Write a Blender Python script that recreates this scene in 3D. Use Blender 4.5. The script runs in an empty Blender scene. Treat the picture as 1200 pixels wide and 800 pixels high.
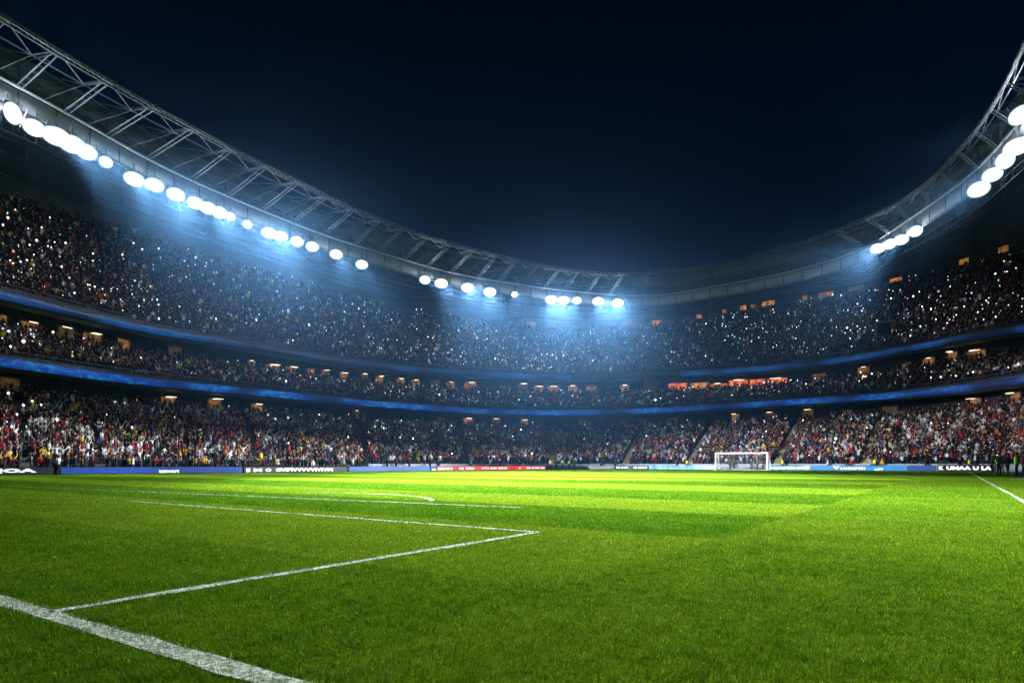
import bpy, bmesh, math, random
import numpy as np
from mathutils import Vector, Matrix

rng = np.random.default_rng(11)
random.seed(11)
C = bpy.context.scene.collection
PI = math.pi

# ------------------------------------------------------------------ frame
F, HY, EYE, YAW = 720.0, 543.5, 0.90, math.radians(35.8)
CY, SY = math.cos(YAW), math.sin(YAW)

def phi_of(x):                       # bearing (rad, from +Y towards +X) of a photo column
    return math.atan((x - 600.0) / F) - YAW

def r_of(x, Z):
    return Z / math.cos(math.atan((x - 600.0) / F))

def ground(x, y):                    # point of the pitch seen at photo pixel
    Z = F * EYE / (y - HY)
    Xc = (x - 600.0) / F * Z
    return (Xc * CY - Z * SY, Xc * SY + Z * CY)

def pchip(xs, ys):
    xs = np.asarray(xs, float); ys = np.asarray(ys, float)
    o = np.argsort(xs); xs = xs[o]; ys = ys[o]
    h = np.diff(xs); d = np.diff(ys) / h
    m = np.zeros_like(ys)
    m[0], m[-1] = d[0], d[-1]
    for i in range(1, len(xs) - 1):
        if d[i-1] * d[i] > 0:
            w1, w2 = 2*h[i] + h[i-1], h[i] + 2*h[i-1]
            m[i] = (w1 + w2) / (w1 / d[i-1] + w2 / d[i])
    def f(x):
        x = np.clip(np.asarray(x, float), xs[0], xs[-1])
        i = np.clip(np.searchsorted(xs, x, side='right') - 1, 0, len(xs) - 2)
        t = (x - xs[i]) / h[i]
        return (ys[i] * (1 + 2*t) * (1-t)**2 + m[i]*h[i]*t*(1-t)**2
                + ys[i+1]*t*t*(3 - 2*t) + m[i+1]*h[i]*t*t*(t-1))
    return f

def smooth_curve(f, lo, hi, k):
    ph = np.linspace(lo, hi, 600)
    v = f(ph)
    n = int(k); ker = np.hanning(2*n + 1); ker /= ker.sum()
    vp = np.concatenate([2*v[0] - v[1:n+1][::-1], v, 2*v[-1] - v[-n-1:-1][::-1]])
    vs = np.convolve(vp, ker, 'valid')
    return lambda p: np.interp(p, ph, vs)

PLO, PHI_ = math.radians(-100), math.radians(40)

def contour(pairs, z, ext_lat, k=14, left_add=0.0):
    ph, rr = [], []
    for x, y in pairs:
        Z = F * (z - EYE) / (HY - y)
        ph.append(phi_of(x)); rr.append(r_of(x, Z))
    # carry the stand on beyond the left edge of the frame (same lateral distance)
    lat = rr[0] * math.sin(ph[0])
    for deg in (-85, -100):
        a = math.radians(deg); ph.insert(0, a); rr.insert(0, (lat + 3) / math.sin(a))
    # and round the right-hand corner
    for deg in (8, 14, 22, 40):
        a = math.radians(deg); ph.append(a); rr.append(min(ext_lat / math.sin(a), rr[-1]))
    return smooth_curve(pchip(ph, rr), PLO, PHI_, k)

Z_R1, Z_U1, Z_L, Z_T, Z_BK = 11.5, 19.7, 41.0, 43.5, 41.0
rR1 = contour([(0,429),(150,449),(300,463),(450,477),(600,485.5),(690,486),(780,483),(900,476),(1000,470),(1100,462),(1200,449)], Z_R1, 13)
rU1 = contour([(0,350),(150,385),(300,410),(450,433),(600,442.5),(669,445),(780,441.5),(900,434),(960,428),(1000,423),(1080,409),(1200,389)], Z_U1, 16)
rL = contour([(0,91),(100,145),(145,171),(200,200),(300,244),(390,279),(455,299),(540,322),(600,332),(700,344),(764,346.5),(840,335),(900,324),(1000,296),(1073,252),(1147,197),(1200,137)], Z_L, 11, 8)
rT = contour([(0,18),(68,60),(127,95),(181,126),(228,151),(272,175),(350,213),(415,245),(473,267),(529,286),(582,299),(630,310),(677,318),(731,321),(761,320),(793,317),(828,311),(871,304),(907,293),(943,283),(977,271),(1015,256),(1050,240),(1078,222),(1100,202),(1122,178),(1142,155),(1160,128),(1178,98),(1200,50)], Z_T, 8.5, 6)
rBK = contour([(0,212),(150,258),(300,304),(450,349),(600,373),(650,379),(760,375),(900,352),(1000,335),(1130,302),(1200,281)], Z_BK, 34)

def pt(r, a, z):
    return np.array([r * math.sin(a), r * math.cos(a), z])

def at(rf, a, z, dr=0.0):
    return pt(float(rf(a)) + dr, a, z)

# advertising-board line, plan view
BOARD_PTS = [(-66.5, 4), (-63.5, 16), (-58.3, 34), (-54.2, 58), (-53.2, 84), (-50.5, 92), (-45, 95.6), (-38, 96.2), (6.5, 96.2)]
_bd = []
for (x0, y0), (x1, y1) in zip(BOARD_PTS[:-1], BOARD_PTS[1:]):
    for t in np.linspace(0, 1, 30, endpoint=False):
        _bd.append((x0 + (x1-x0)*t, y0 + (y1-y0)*t))
_bd.append(BOARD_PTS[-1])
_bp = [math.atan2(x, y) for x, y in _bd]; _br = [math.hypot(x, y) for x, y in _bd]
rBD = lambda a: np.interp(a, _bp, _br)
_fp, _fr = list(_bp), list(_br)
for deg in (6, 10, 16, 24, 40):
    a = math.radians(deg); _fp.append(a); _fr.append(min(7.0 / math.sin(a), _fr[-1]))
for deg in (-95, -100):
    a = math.radians(deg); _fp.insert(0, a); _fr.insert(0, 66.8 / abs(math.sin(a)))
rF = smooth_curve(lambda p: np.interp(p, _fp, _fr) + 1.5, PLO, PHI_, 6)

# ------------------------------------------------------------------ helpers
def tag(o, label=None, cat=None, group=None, kind=None):
    if label: o['label'] = label
    if cat: o['category'] = cat
    if group: o['group'] = group
    if kind: o['kind'] = kind
    return o

def empty(name, loc=(0, 0, 0)):
    o = bpy.data.objects.new(name, None); C.objects.link(o); o.location = loc
    o.empty_display_size = 0.2
    return o

def link(name, me, parent=None, loc=None):
    o = bpy.data.objects.new(name, me); C.objects.link(o)
    if parent is not None:
        o.parent = parent
    if loc is not None: o.location = loc
    return o

def mesh_np(name, V, Fc, mats, parent=None, smooth=False, mat_idx=None, col=None):
    """V: n x 3 array, Fc: list/array of faces (all same length when an array)."""
    me = bpy.data.meshes.new(name)
    V = np.asarray(V, np.float32)
    if isinstance(Fc, np.ndarray):
        nf, k = Fc.shape
        me.vertices.add(len(V)); me.vertices.foreach_set('co', V.ravel())
        me.loops.add(nf * k); me.loops.foreach_set('vertex_index', Fc.astype(np.int32).ravel())
        me.polygons.add(nf)
        me.polygons.foreach_set('loop_start', np.arange(0, nf*k, k, dtype=np.int32))
        me.polygons.foreach_set('loop_total', np.full(nf, k, np.int32))
        me.update(calc_edges=True)
    else:
        me.from_pydata([tuple(map(float, v)) for v in V], [], [tuple(f) for f in Fc])
        me.update()
    if col is not None:
        ca = me.color_attributes.new('tint', 'FLOAT_COLOR', 'POINT')
        cc = np.ones((len(V), 4), np.float32); cc[:, :3] = col
        ca.data.foreach_set('color', cc.ravel())
    for m in (mats if isinstance(mats, (list, tuple)) else [mats]):
        me.materials.append(m)
    if mat_idx is not None:
        me.polygons.foreach_set('material_index', np.asarray(mat_idx, np.int32))
    if smooth:
        me.polygons.foreach_set('use_smooth', np.ones(len(me.polygons), bool))
    return link(name, me, parent)

class MB:
    """collects shapes of ONE part"""
    def __init__(s): s.v = []; s.f = []
    def box(s, c, size, rot=None):
        hx, hy, hz = size[0]/2, size[1]/2, size[2]/2
        p = np.array([(x, y, z) for x in (-hx, hx) for y in (-hy, hy) for z in (-hz, hz)])
        if rot is not None: p = p @ np.array(rot.to_3x3() if hasattr(rot, 'to_3x3') else rot).T
        b = len(s.v); s.v += list(p + np.array(c))
        s.f += [tuple(b + i for i in q) for q in ((0,1,3,2),(4,6,7,5),(0,4,5,1),(2,3,7,6),(0,2,6,4),(1,5,7,3))]
        return s
    def tube(s, p, q, r, n=6, r2=None):
        p = np.array(p, float); q = np.array(q, float)
        d = q - p; L = np.linalg.norm(d)
        if L < 1e-6: return s
        d /= L
        a = np.cross(d, (0, 0, 1.0))
        if np.linalg.norm(a) < 1e-3: a = np.cross(d, (1.0, 0, 0))
        a /= np.linalg.norm(a); b_ = np.cross(d, a)
        base = len(s.v); r2 = r if r2 is None else r2
        for e, rr in ((p, r), (q, r2)):
            for k in range(n):
                t = 2*PI*k/n
                s.v.append(e + rr*(math.cos(t)*a + math.sin(t)*b_))
        for k in range(n):
            s.f.append((base+k, base+(k+1) % n, base+n+(k+1) % n, base+n+k))
        s.f.append(tuple(base+k for k in range(n))[::-1]); s.f.append(tuple(base+n+k for k in range(n)))
        return s
    def path(s, pts, r, n=6):
        """one continuous swept tube"""
        P = [np.array(p, float) for p in pts]; base = len(s.v)
        for i, p in enumerate(P):
            d = P[min(i+1, len(P)-1)] - P[max(i-1, 0)]; d /= np.linalg.norm(d)
            a = np.cross(d, (0, 0, 1.0)); a /= max(np.linalg.norm(a), 1e-6); b_ = np.cross(d, a)
            for k in range(n):
                t = 2*PI*k/n
                s.v.append(p + r*(math.cos(t)*a + math.sin(t)*b_))
        for i in range(len(P)-1):
            for k in range(n):
                s.f.append((base+i*n+k, base+i*n+(k+1) % n, base+(i+1)*n+(k+1) % n, base+(i+1)*n+k))
        return s
    def build(s, name, mat, parent=None, smooth=False):
        return mesh_np(name, np.array(s.v), s.f, mat, parent, smooth)

def sweep(name, rf, prof, mat, parent=None, a0=PLO, a1=PHI_, n=260, closed=True, smooth=False):
    """sweep a (dr, z) profile along a bowl contour"""
    A = np.linspace(a0, a1, n); R = rf(A); k = len(prof)
    V = np.zeros((n, k, 3))
    for j, (dr, z) in enumerate(prof):
        V[:, j, 0] = (R + dr)*np.sin(A); V[:, j, 1] = (R + dr)*np.cos(A); V[:, j, 2] = z
    fs = []
    kk = k if closed else k-1
    i = np.arange(n-1)[:, None]; j = np.arange(kk)[None, :]; j2 = (j+1) % k
    Fq = np.stack([i*k+j, i*k+j2, (i+1)*k+j2, (i+1)*k+j], -1).reshape(-1, 4)
    return mesh_np(name, V.reshape(-1, 3), Fq, mat, parent, smooth)

# ------------------------------------------------------------------ materials
def nodes_of(name):
    m = bpy.data.materials.new(name); m.use_nodes = True
    nt = m.node_tree; b = nt.nodes['Principled BSDF']
    return m, nt, b

def N(nt, t, **kw):
    n = nt.nodes.new(t)
    for k, v in kw.items():
        if k in n.inputs: n.inputs[k].default_value = v
        else: setattr(n, k, v)
    return n

def plain(name, col, rough=0.6, metal=0.0, noise=0.25, scale=1.5, spec=0.3):
    m, nt, b = nodes_of(name)
    tc = N(nt, 'ShaderNodeTexCoord'); nz = N(nt, 'ShaderNodeTexNoise'); nz.inputs['Scale'].default_value = scale
    nz.inputs['Detail'].default_value = 4
    nt.links.new(tc.outputs['Object'], nz.inputs['Vector'])
    mr = N(nt, 'ShaderNodeMapRange'); mr.inputs['To Min'].default_value = 1-noise; mr.inputs['To Max'].default_value = 1+noise
    nt.links.new(nz.outputs['Fac'], mr.inputs['Value'])
    mx = N(nt, 'ShaderNodeVectorMath', operation='SCALE'); mx.inputs[0].default_value = col
    nt.links.new(mr.outputs['Result'], mx.inputs['Scale'])
    nt.links.new(mx.outputs['Vector'], b.inputs['Base Color'])
    b.inputs['Roughness'].default_value = rough; b.inputs['Metallic'].default_value = metal
    b.inputs['Specular IOR Level'].default_value = spec
    return m

def glow(name, col, strength, base=(0.02, 0.02, 0.02), sample=False):
    m, nt, b = nodes_of(name)
    b.inputs['Base Color'].default_value = (*base, 1)
    b.inputs['Emission Color'].default_value = (*col, 1); b.inputs['Emission Strength'].default_value = strength
    if not sample: m.cycles.emission_sampling = 'NONE'
    return m

M = {}
M['steel'] = plain('painted_steel', (0.115, 0.128, 0.155), 0.45, 0.3, 0.2, 0.8)
M['steel_bright'] = plain('bright_steel', (0.62, 0.65, 0.70), 0.35, 0.4, 0.15, 0.8)
M['fascia'] = plain('fascia_panel', (0.30, 0.32, 0.36), 0.55, 0.0, 0.25, 0.35)
M['roof'] = plain('roof_membrane', (0.06, 0.066, 0.08), 0.6, 0.0, 0.35, 0.25)
M['ceiling'] = plain('roof_underside', (0.05, 0.05, 0.054), 0.7, 0.0, 0.35, 0.2)
M['band'] = plain('roof_upstand', (0.15, 0.165, 0.19), 0.55, 0.0, 0.25, 0.3)
M['concrete'] = plain('stand_concrete', (0.10, 0.10, 0.105), 0.8, 0.0, 0.35, 0.7)
M['dark'] = plain('dark_wall', (0.025, 0.028, 0.035), 0.7, 0.0, 0.3, 0.6)
M['wall_grey'] = plain('perimeter_grey', (0.30, 0.32, 0.37), 0.65, 0.0, 0.2, 0.8)
M['stair'] = plain('stair_ochre', (0.36, 0.30, 0.16), 0.8, 0.0, 0.25, 1.0)
M['seat'] = plain('seat_navy', (0.018, 0.022, 0.045), 0.5, 0.0, 0.3, 3.0)
M['black'] = plain('black_metal', (0.02, 0.02, 0.022), 0.5, 0.3, 0.2, 4.0)
M['white'] = plain('white_paint', (0.80, 0.80, 0.80), 0.4, 0.0, 0.05, 4.0)
M['net'] = plain('net_cord', (0.72, 0.72, 0.74), 0.7, 0.0, 0.1, 4.0)
M['asphalt'] = plain('dark_ground', (0.045, 0.04, 0.035), 0.85, 0.0, 0.35, 0.8)

# crowd colours come from a per-vertex clothing tint (own colours, darkened in the middle and upper tiers to put in shade)
m, nt, b = nodes_of('crowd_cloth')
at_ = N(nt, 'ShaderNodeAttribute', attribute_name='tint'); nt.links.new(at_.outputs['Color'], b.inputs['Base Color'])
b.inputs['Roughness'].default_value = 0.85; b.inputs['Specular IOR Level'].default_value = 0.15
M['crowd'] = m
m, nt, b = nodes_of('phone_torch')
at_ = N(nt, 'ShaderNodeAttribute', attribute_name='tint'); nt.links.new(at_.outputs['Color'], b.inputs['Emission Color'])
b.inputs['Emission Strength'].default_value = 1.0; b.inputs['Base Color'].default_value = (0.02, 0.02, 0.02, 1)
m.cycles.emission_sampling = 'NONE'
M['phone'] = m

# ------------------------------------------------------------------ pitch
LINE_W = 0.15
STRIPE0, XSPLIT = 3.7, -2.3
def seg_pts(a, b): return (np.array(a), np.array(b))
gA0, gA1 = ground(-120, 668), ground(420, 827)
gP1, gP2 = ground(57, 717), ground(631, 623.3)
gC1 = ground(150, 586.8)
gD0, gD1 = ground(-60, 566.6), ground(610, 594.5)
gT0, gT1 = ground(1136, 553.0), (ground(1200, 587.5)[0], ground(1200, 587.5)[1])
_d = np.array(gT1) - np.array(gT0); gT2 = tuple(np.array(gT1) + _d/np.linalg.norm(_d)*14)
LINES = [('goal line', gA0, gA1, 0.13), ('box side', gP1, gP2, 0.095), ('box front', gP2, gC1, 0.075),
         ('area front', gD0, gD1, 0.075), ('touch', gT0, gT2, 0.11)]
# the arc that meets the area line
aE = np.array(ground(506, 586.5)); aA = np.array(ground(413, 577.7)); aM = np.array(ground(481, 580.9))
def circle3(p, q, r):
    ax, ay = p; bx, by = q; cx, cy = r
    d = 2*(ax*(by-cy) + bx*(cy-ay) + cx*(ay-by))
    ux = ((ax*ax+ay*ay)*(by-cy) + (bx*bx+by*by)*(cy-ay) + (cx*cx+cy*cy)*(ay-by))/d
    uy = ((ax*ax+ay*ay)*(cx-bx) + (bx*bx+by*by)*(ax-cx) + (cx*cx+cy*cy)*(bx-ax))/d
    return np.array((ux, uy)), math.hypot(ax-ux, ay-uy)
arcC, arcR = circle3(aE, aM, aA)

def stripe_val(x, y):
    n1 = np.floor(y / 3.7); n2 = np.floor((y - 14.8) / 5.2) + 4
    k = np.where(y < 14.8, n1, n2)
    v = np.mod(k + 0.0, 2.0)
    return np.where(x > XSPLIT, 0.34 + 0.18*(1 - v), np.where(y < 7.4, 0.30 + 0.45*v, v))

GR_L, GR_D = np.array((0.142, 0.235, 0.012)), np.array((0.060, 0.140, 0.005))

def pitch_material():
    m, nt, b = nodes_of('pitch_turf')
    L = nt.links.new
    geo = N(nt, 'ShaderNodeNewGeometry'); sx = N(nt, 'ShaderNodeSeparateXYZ'); L(geo.outputs['Position'], sx.inputs[0])
    def mth(op, a, b_=None, c=None):
        n = N(nt, 'ShaderNodeMath', operation=op)
        for i, v in enumerate((a, b_, c)):
            if v is None: continue
            if isinstance(v, (int, float)): n.inputs[i].default_value = v
            else: L(v, n.inputs[i])
        return n.outputs[0]
    wob = N(nt, 'ShaderNodeTexNoise'); wob.inputs['Scale'].default_value = 2.2; L(geo.outputs['Position'], wob.inputs['Vector'])
    wy = mth('MULTIPLY_ADD', wob.outputs['Fac'], 0.7, -0.35)
    y = mth('ADD', sx.outputs['Y'], wy); x = mth('ADD', sx.outputs['X'], wy)
    n1 = mth('FLOOR', mth('DIVIDE', y, 3.7)); n2 = mth('ADD', mth('FLOOR', mth('DIVIDE', mth('SUBTRACT', y, 14.8), 5.2)), 4.0)
    far = mth('GREATER_THAN', y, 14.8)
    k = mth('ADD', mth('MULTIPLY', n2, far), mth('MULTIPLY', n1, mth('SUBTRACT', 1.0, far)))
    v = mth('FLOORED_MODULO', k, 2.0)
    right = mth('GREATER_THAN', x, XSPLIT)
    vr = mth('MULTIPLY_ADD', v, -0.18, 0.52)
    near = mth('LESS_THAN', y, 7.4)
    v = mth('ADD', mth('MULTIPLY', mth('MULTIPLY_ADD', v, 0.45, 0.30), near), mth('MULTIPLY', v, mth('SUBTRACT', 1.0, near)))
    val = mth('ADD', mth('MULTIPLY', v, mth('SUBTRACT', 1.0, right)), mth('MULTIPLY', vr, right))
    # mottling of the turf: patches, mower streaks, blades
    n_a = N(nt, 'ShaderNodeTexNoise'); n_a.inputs['Scale'].default_value = 0.55; n_a.inputs['Detail'].default_value = 6; L(geo.outputs['Position'], n_a.inputs['Vector'])
    mp = N(nt, 'ShaderNodeMapping'); mp.inputs['Scale'].default_value = (0.5, 4.0, 1.0); L(geo.outputs['Position'], mp.inputs['Vector'])
    n_b = N(nt, 'ShaderNodeTexNoise'); n_b.inputs['Scale'].default_value = 3.0; n_b.inputs['Detail'].default_value = 5; L(mp.outputs['Vector'], n_b.inputs['Vector'])
    n_c = N(nt, 'ShaderNodeTexNoise'); n_c.inputs['Scale'].default_value = 60.0; n_c.inputs['Detail'].default_value = 3; L(geo.outputs['Position'], n_c.inputs['Vector'])
    val2 = mth('ADD', val, mth('MULTIPLY_ADD', n_a.outputs['Fac'], 0.7, -0.35))
    val2 = mth('ADD', val2, mth('MULTIPLY_ADD', n_b.outputs['Fac'], 0.5, -0.25))
    mix = N(nt, 'ShaderNodeMix', data_type='RGBA'); mix.clamp_factor = True
    L(val2, mix.inputs['Factor']); mix.inputs['A'].default_value = (*GR_D, 1); mix.inputs['B'].default_value = (*GR_L, 1)
    # socket lookup by identifier (Mix node has several A/B sockets)
    for s in mix.inputs:
        if s.identifier == 'A_Color': s.default_value = (*GR_D, 1)
        if s.identifier == 'B_Color': s.default_value = (*GR_L, 1)
    outc = [s for s in mix.outputs if s.identifier == 'Result_Color'][0]
    sc = N(nt, 'ShaderNodeVectorMath', operation='SCALE'); L(outc, sc.inputs[0])
    L(mth('MULTIPLY_ADD', n_c.outputs['Fac'], 1.3, 0.35), sc.inputs['Scale'])
    L(sc.outputs['Vector'], b.inputs['Base Color'])
    b.inputs['Roughness'].default_value = 0.9; b.inputs['Specular IOR Level'].default_value = 0.0
    bp = N(nt, 'ShaderNodeBump'); bp.inputs['Strength'].default_value = 0.6; bp.inputs['Distance'].default_value = 0.03
    L(n_c.outputs['Fac'], bp.inputs['Height']); L(bp.outputs['Normal'], b.inputs['Normal'])
    return m
M['turf'] = pitch_material()

mesh_np('ground', [(-700, -700, -0.05), (700, -700, -0.05), (700, 700, -0.05), (-700, 700, -0.05)], [(0, 1, 2, 3)], M['asphalt'])['kind'] = 'structure'
# pitch sheet out to the boards
A = np.linspace(math.radians(-99), math.radians(5), 120)
pv = [(0, 0)] ; pitch_xy = [(-66.0, -30)] + [(float(rBD(a) - 0.25)*math.sin(a), float(rBD(a) - 0.25)*math.cos(a)) for a in A if a > math.radians(-86)] + [(4.9, 95.9), (3.3, 60), (2.6, -30)]
bm = bmesh.new(); f = bm.faces.new([bm.verts.new((x, y, 0)) for x, y in pitch_xy]); bmesh.ops.triangulate(bm, faces=[f])
me = bpy.data.meshes.new('pitch'); bm.to_mesh(me); bm.free(); me.materials.append(M['turf'])
if me.polygons[0].normal.z < 0: me.flip_normals()
link('pitch', me)['kind'] = 'structure'
# side apron
mesh_np('side_path', [(2.6, -30, -0.01), (9, -30, -0.01), (9, 97, -0.01), (4.8, 97, -0.01), (3.3, 60, -0.01)], [(0, 1, 2, 3, 4)],
        plain('apron', (0.11, 0.10, 0.07), 0.85, 0, 0.3, 1.5))['kind'] = 'structure'

def paint_material():
    m, nt, b = nodes_of('line_paint')
    L = nt.links.new
    geo = N(nt, 'ShaderNodeNewGeometry'); nz = N(nt, 'ShaderNodeTexNoise'); nz.inputs['Scale'].default_value = 35; nz.inputs['Detail'].default_value = 5
    L(geo.outputs['Position'], nz.inputs['Vector'])
    cr = N(nt, 'ShaderNodeValToRGB'); cr.color_ramp.elements[0].position = 0.40; cr.color_ramp.elements[0].color = (0.14, 0.24, 0.06, 1)
    cr.color_ramp.elements[1].position = 0.58; cr.color_ramp.elements[1].color = (0.72, 0.74, 0.66, 1)
    L(nz.outputs['Fac'], cr.inputs['Fac']); L(cr.outputs['Color'], b.inputs['Base Color'])
    b.inputs['Roughness'].default_value = 0.9
    return m
M['paint'] = paint_material()

def strip(name, p, q, w, seg=0.25):
    p = np.array(p); q = np.array(q); d = q-p; L = np.linalg.norm(d); d /= L; nn = np.array((-d[1], d[0]))
    n = max(2, int(L/seg)); V = []
    for i in range(n+1):
        c = p + d*L*i/n
        j = rng.normal(0, 0.012, 2)
        V += [(*(c + nn*(w/2 + j[0])), 0.004), (*(c - nn*(w/2 + j[1])), 0.004)]
    Fq = [(2*i, 2*i+1, 2*i+3, 2*i+2) for i in range(n)]
    o = mesh_np(name, V, Fq, M['paint']); o['kind'] = 'structure'
    if o.data.polygons[0].normal.z < 0: o.data.flip_normals()
    return o
for nm, p, q, w in LINES:
    if nm == 'box front': p = tuple(np.array(p) + (np.array(q)-np.array(p))/np.linalg.norm(np.array(q)-np.array(p))*0.08)
    strip('pitch_line_marking', p, q, w)
# arc
t0 = math.atan2(*(aE - arcC)[::-1]); t1 = math.atan2(*(aA - arcC)[::-1])
if t1 < t0: t1 += 2*PI
t1 += 0.35
V = []; na = 50
for i in range(na+1):
    t = t0 + 0.02 + (t1-t0-0.02)*i/na
    for rr in (arcR + 0.06, arcR - 0.06):
        V.append((*(arcC + rr*np.array((math.cos(t), math.sin(t)))), 0.004))
o = mesh_np('pitch_line_marking', V, [(2*i, 2*i+1, 2*i+3, 2*i+2) for i in range(na)], M['paint']); o['kind'] = 'structure'
if o.data.polygons[0].normal.z < 0: o.data.flip_normals()
# grass blades
def grass():
    n = 1300000
    Z0, Z1 = 2.15, 34.0
    e = 0.55
    u = rng.random(n)
    Z = (Z0**e + u*(Z1**e - Z0**e))**(1/e)            # area density ~ Z^(e-2)
    half = 0.88*Z
    Xc = (rng.random(n)*2 - 1)*half
    X = Xc*CY - Z*SY; Y = Xc*SY + Z*CY
    keep = (X < 2.6)
    X, Y, Z = X[keep], Y[keep], Z[keep]; n = len(X)
    s = (Z/3.0)
    h = rng.uniform(0.012, 0.027, n)*np.clip(s, 1, 9)**0.12
    h = h*(1 + 0.35*np.sin(X*13.7 + 3*np.sin(Y*8.1))*np.sin(Y*15.3 + 3*np.sin(X*9.9)))
    w = rng.uniform(0.0019, 0.0040, n)*np.clip(s, 0.8, 12)**0.75
    az = rng.uniform(0, 2*PI, n)
    sv = stripe_val(X, Y)
    lean_dir = np.where(sv > 0.5, PI/2, -PI/2) + rng.normal(0, 1.1, n)
    lean = np.abs(rng.normal(0.55, 0.35, n))
    dx = np.cos(lean_dir)*np.sin(lean)*h; dy = np.sin(lean_dir)*np.sin(lean)*h; dz = np.cos(lean)*h
    V = np.zeros((n, 3, 3))
    cx, cy = np.cos(az)*w/2, np.sin(az)*w/2
    V[:, 0] = np.stack([X - cx, Y - cy, np.full(n, 0.0)], -1)
    V[:, 1] = np.stack([X + cx, Y + cy, np.full(n, 0.0)], -1)
    V[:, 2] = np.stack([X + dx, Y + dy, np.abs(dz)], -1)
    # colour: mowing stripe, clump tone, own tone
    cl = np.sin(X*2.1 + 1.3*np.sin(Y*1.7))*np.sin(Y*2.6 + 1.1*np.sin(X*1.9))
    cl2 = np.sin(X*9.1 + 2*np.sin(Y*6.3))*np.sin(Y*11.0 + 2*np.sin(X*7.7))
    f = np.clip(sv + 0.18*cl + 0.30*cl2 + rng.normal(0, 0.34, n), -0.5, 1.6)[:, None]
    col = GR_D*(1-f) + GR_L*f
    tone = rng.lognormal(-0.05, 0.50, n)[:, None]
    col = col*tone
    dry = rng.random(n) < 0.035
    col[dry] = np.array((0.20, 0.21, 0.06))*rng.uniform(0.6, 1.2, dry.sum())[:, None]
    P = np.stack([X, Y], -1)
    white = np.zeros(n, bool)
    for nm, p, q, wd in LINES:
        p = np.array(p); q = np.array(q); d = q-p; L = np.linalg.norm(d); d /= L
        t = (P - p) @ d; ds = np.abs((P - p) @ np.array((-d[1], d[0])))
        white |= (t > -0.05) & (t < L) & (ds < wd/2 + rng.normal(0, 0.012, n))
    ds = np.abs(np.linalg.norm(P - arcC, axis=1) - arcR); an = np.mod(np.arctan2(P[:, 1]-arcC[1], P[:, 0]-arcC[0]) - t0, 2*PI)
    white |= (ds < 0.07) & (an < t1 - t0)
    wp = white & (rng.random(n) < 0.52)
    col[wp] = np.array((0.70, 0.73, 0.64))*rng.uniform(0.2, 0.95, wp.sum())[:, None]
    col = np.clip(col, 0.002, 0.8)
    m, nt, b = nodes_of('grass_blade')
    a_ = N(nt, 'ShaderNodeAttribute', attribute_name='tint'); nt.links.new(a_.outputs['Color'], b.inputs['Base Color'])
    b.inputs['Roughness'].default_value = 0.9; b.inputs['Specular IOR Level'].default_value = 0.0
    tr = N(nt, 'ShaderNodeBsdfTranslucent'); nt.links.new(a_.outputs['Color'], tr.inputs['Color'])
    mx = N(nt, 'ShaderNodeMixShader'); mx.inputs[0].default_value = 0.3
    nt.links.new(b.outputs[0], mx.inputs[1]); nt.links.new(tr.outputs[0], mx.inputs[2])
    nt.links.new(mx.outputs[0], nt.nodes['Material Output'].inputs['Surface'])
    o = mesh_np('grass', V.reshape(-1, 3), np.arange(3*n).reshape(-1, 3), m, col=np.repeat(col, 3, axis=0))
    tag(o, 'short mown grass blades of the football pitch', 'grass', kind='stuff')
grass()

# ------------------------------------------------------------------ the stand
stand = empty('stadium_stand', (0, 0, 0))
tag(stand, 'three-tiered oval stadium stand full of spectators round the pitch', 'grandstand')

def terrace(name, r0, r1, z0, z1, rows, mat, a0=PLO, a1=PHI_, n=240, curve=1.0):
    A = np.linspace(a0, a1, n); R0 = r0(A); R1_ = r1(A)
    V = []; k = 2*rows + 2
    P = np.zeros((n, k, 3))
    for i in range(rows + 1):
        t = i/rows; R = R0 + (R1_ - R0)*t
        za = z0 + (z1-z0)*(max(i-1, 0)/(rows-1))**curve if i else z0 - 0.8
        zb = z0 + (z1-z0)*(min(i, rows-1)/(rows-1))**curve
        if i == 0: za = z0 - 0.8
        for jj, zz in ((2*i, za), (2*i+1, zb)):
            P[:, jj, 0] = R*np.sin(A); P[:, jj, 1] = R*np.cos(A); P[:, jj, 2] = zz
    i = np.arange(n-1)[:, None]; j = np.arange(k-1)[None, :]
    Fq = np.stack([i*k+j, i*k+j+1, (i+1)*k+j+1, (i+1)*k+j], -1).reshape(-1, 4)
    return mesh_np(name, P.reshape(-1, 3), Fq, mat, stand)

low0 = lambda a: rF(a) + 1.6
low1 = lambda a: rR1(a) + 3.5
mid0 = lambda a: rR1(a) + 0.55
mid1 = lambda a: rU1(a) + 2.6
up0 = lambda a: rU1(a) + 0.55
up1 = lambda a: rBK(a) - 1.0
TZ = {'low': (0.55, 8.4), 'mid': (12.5, 16.2), 'up': (20.7, 38.4)}
NR = {'low': 24, 'mid': 11, 'up': 30}
terrace('lower_terrace', low0, low1, *TZ['low'], NR['low'], M['seat'])
terrace('middle_terrace', mid0, mid1, *TZ['mid'], NR['mid'], M['seat'])
terrace('upper_terrace', up0, up1, *TZ['up'], NR['up'], M['seat'])
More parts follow.
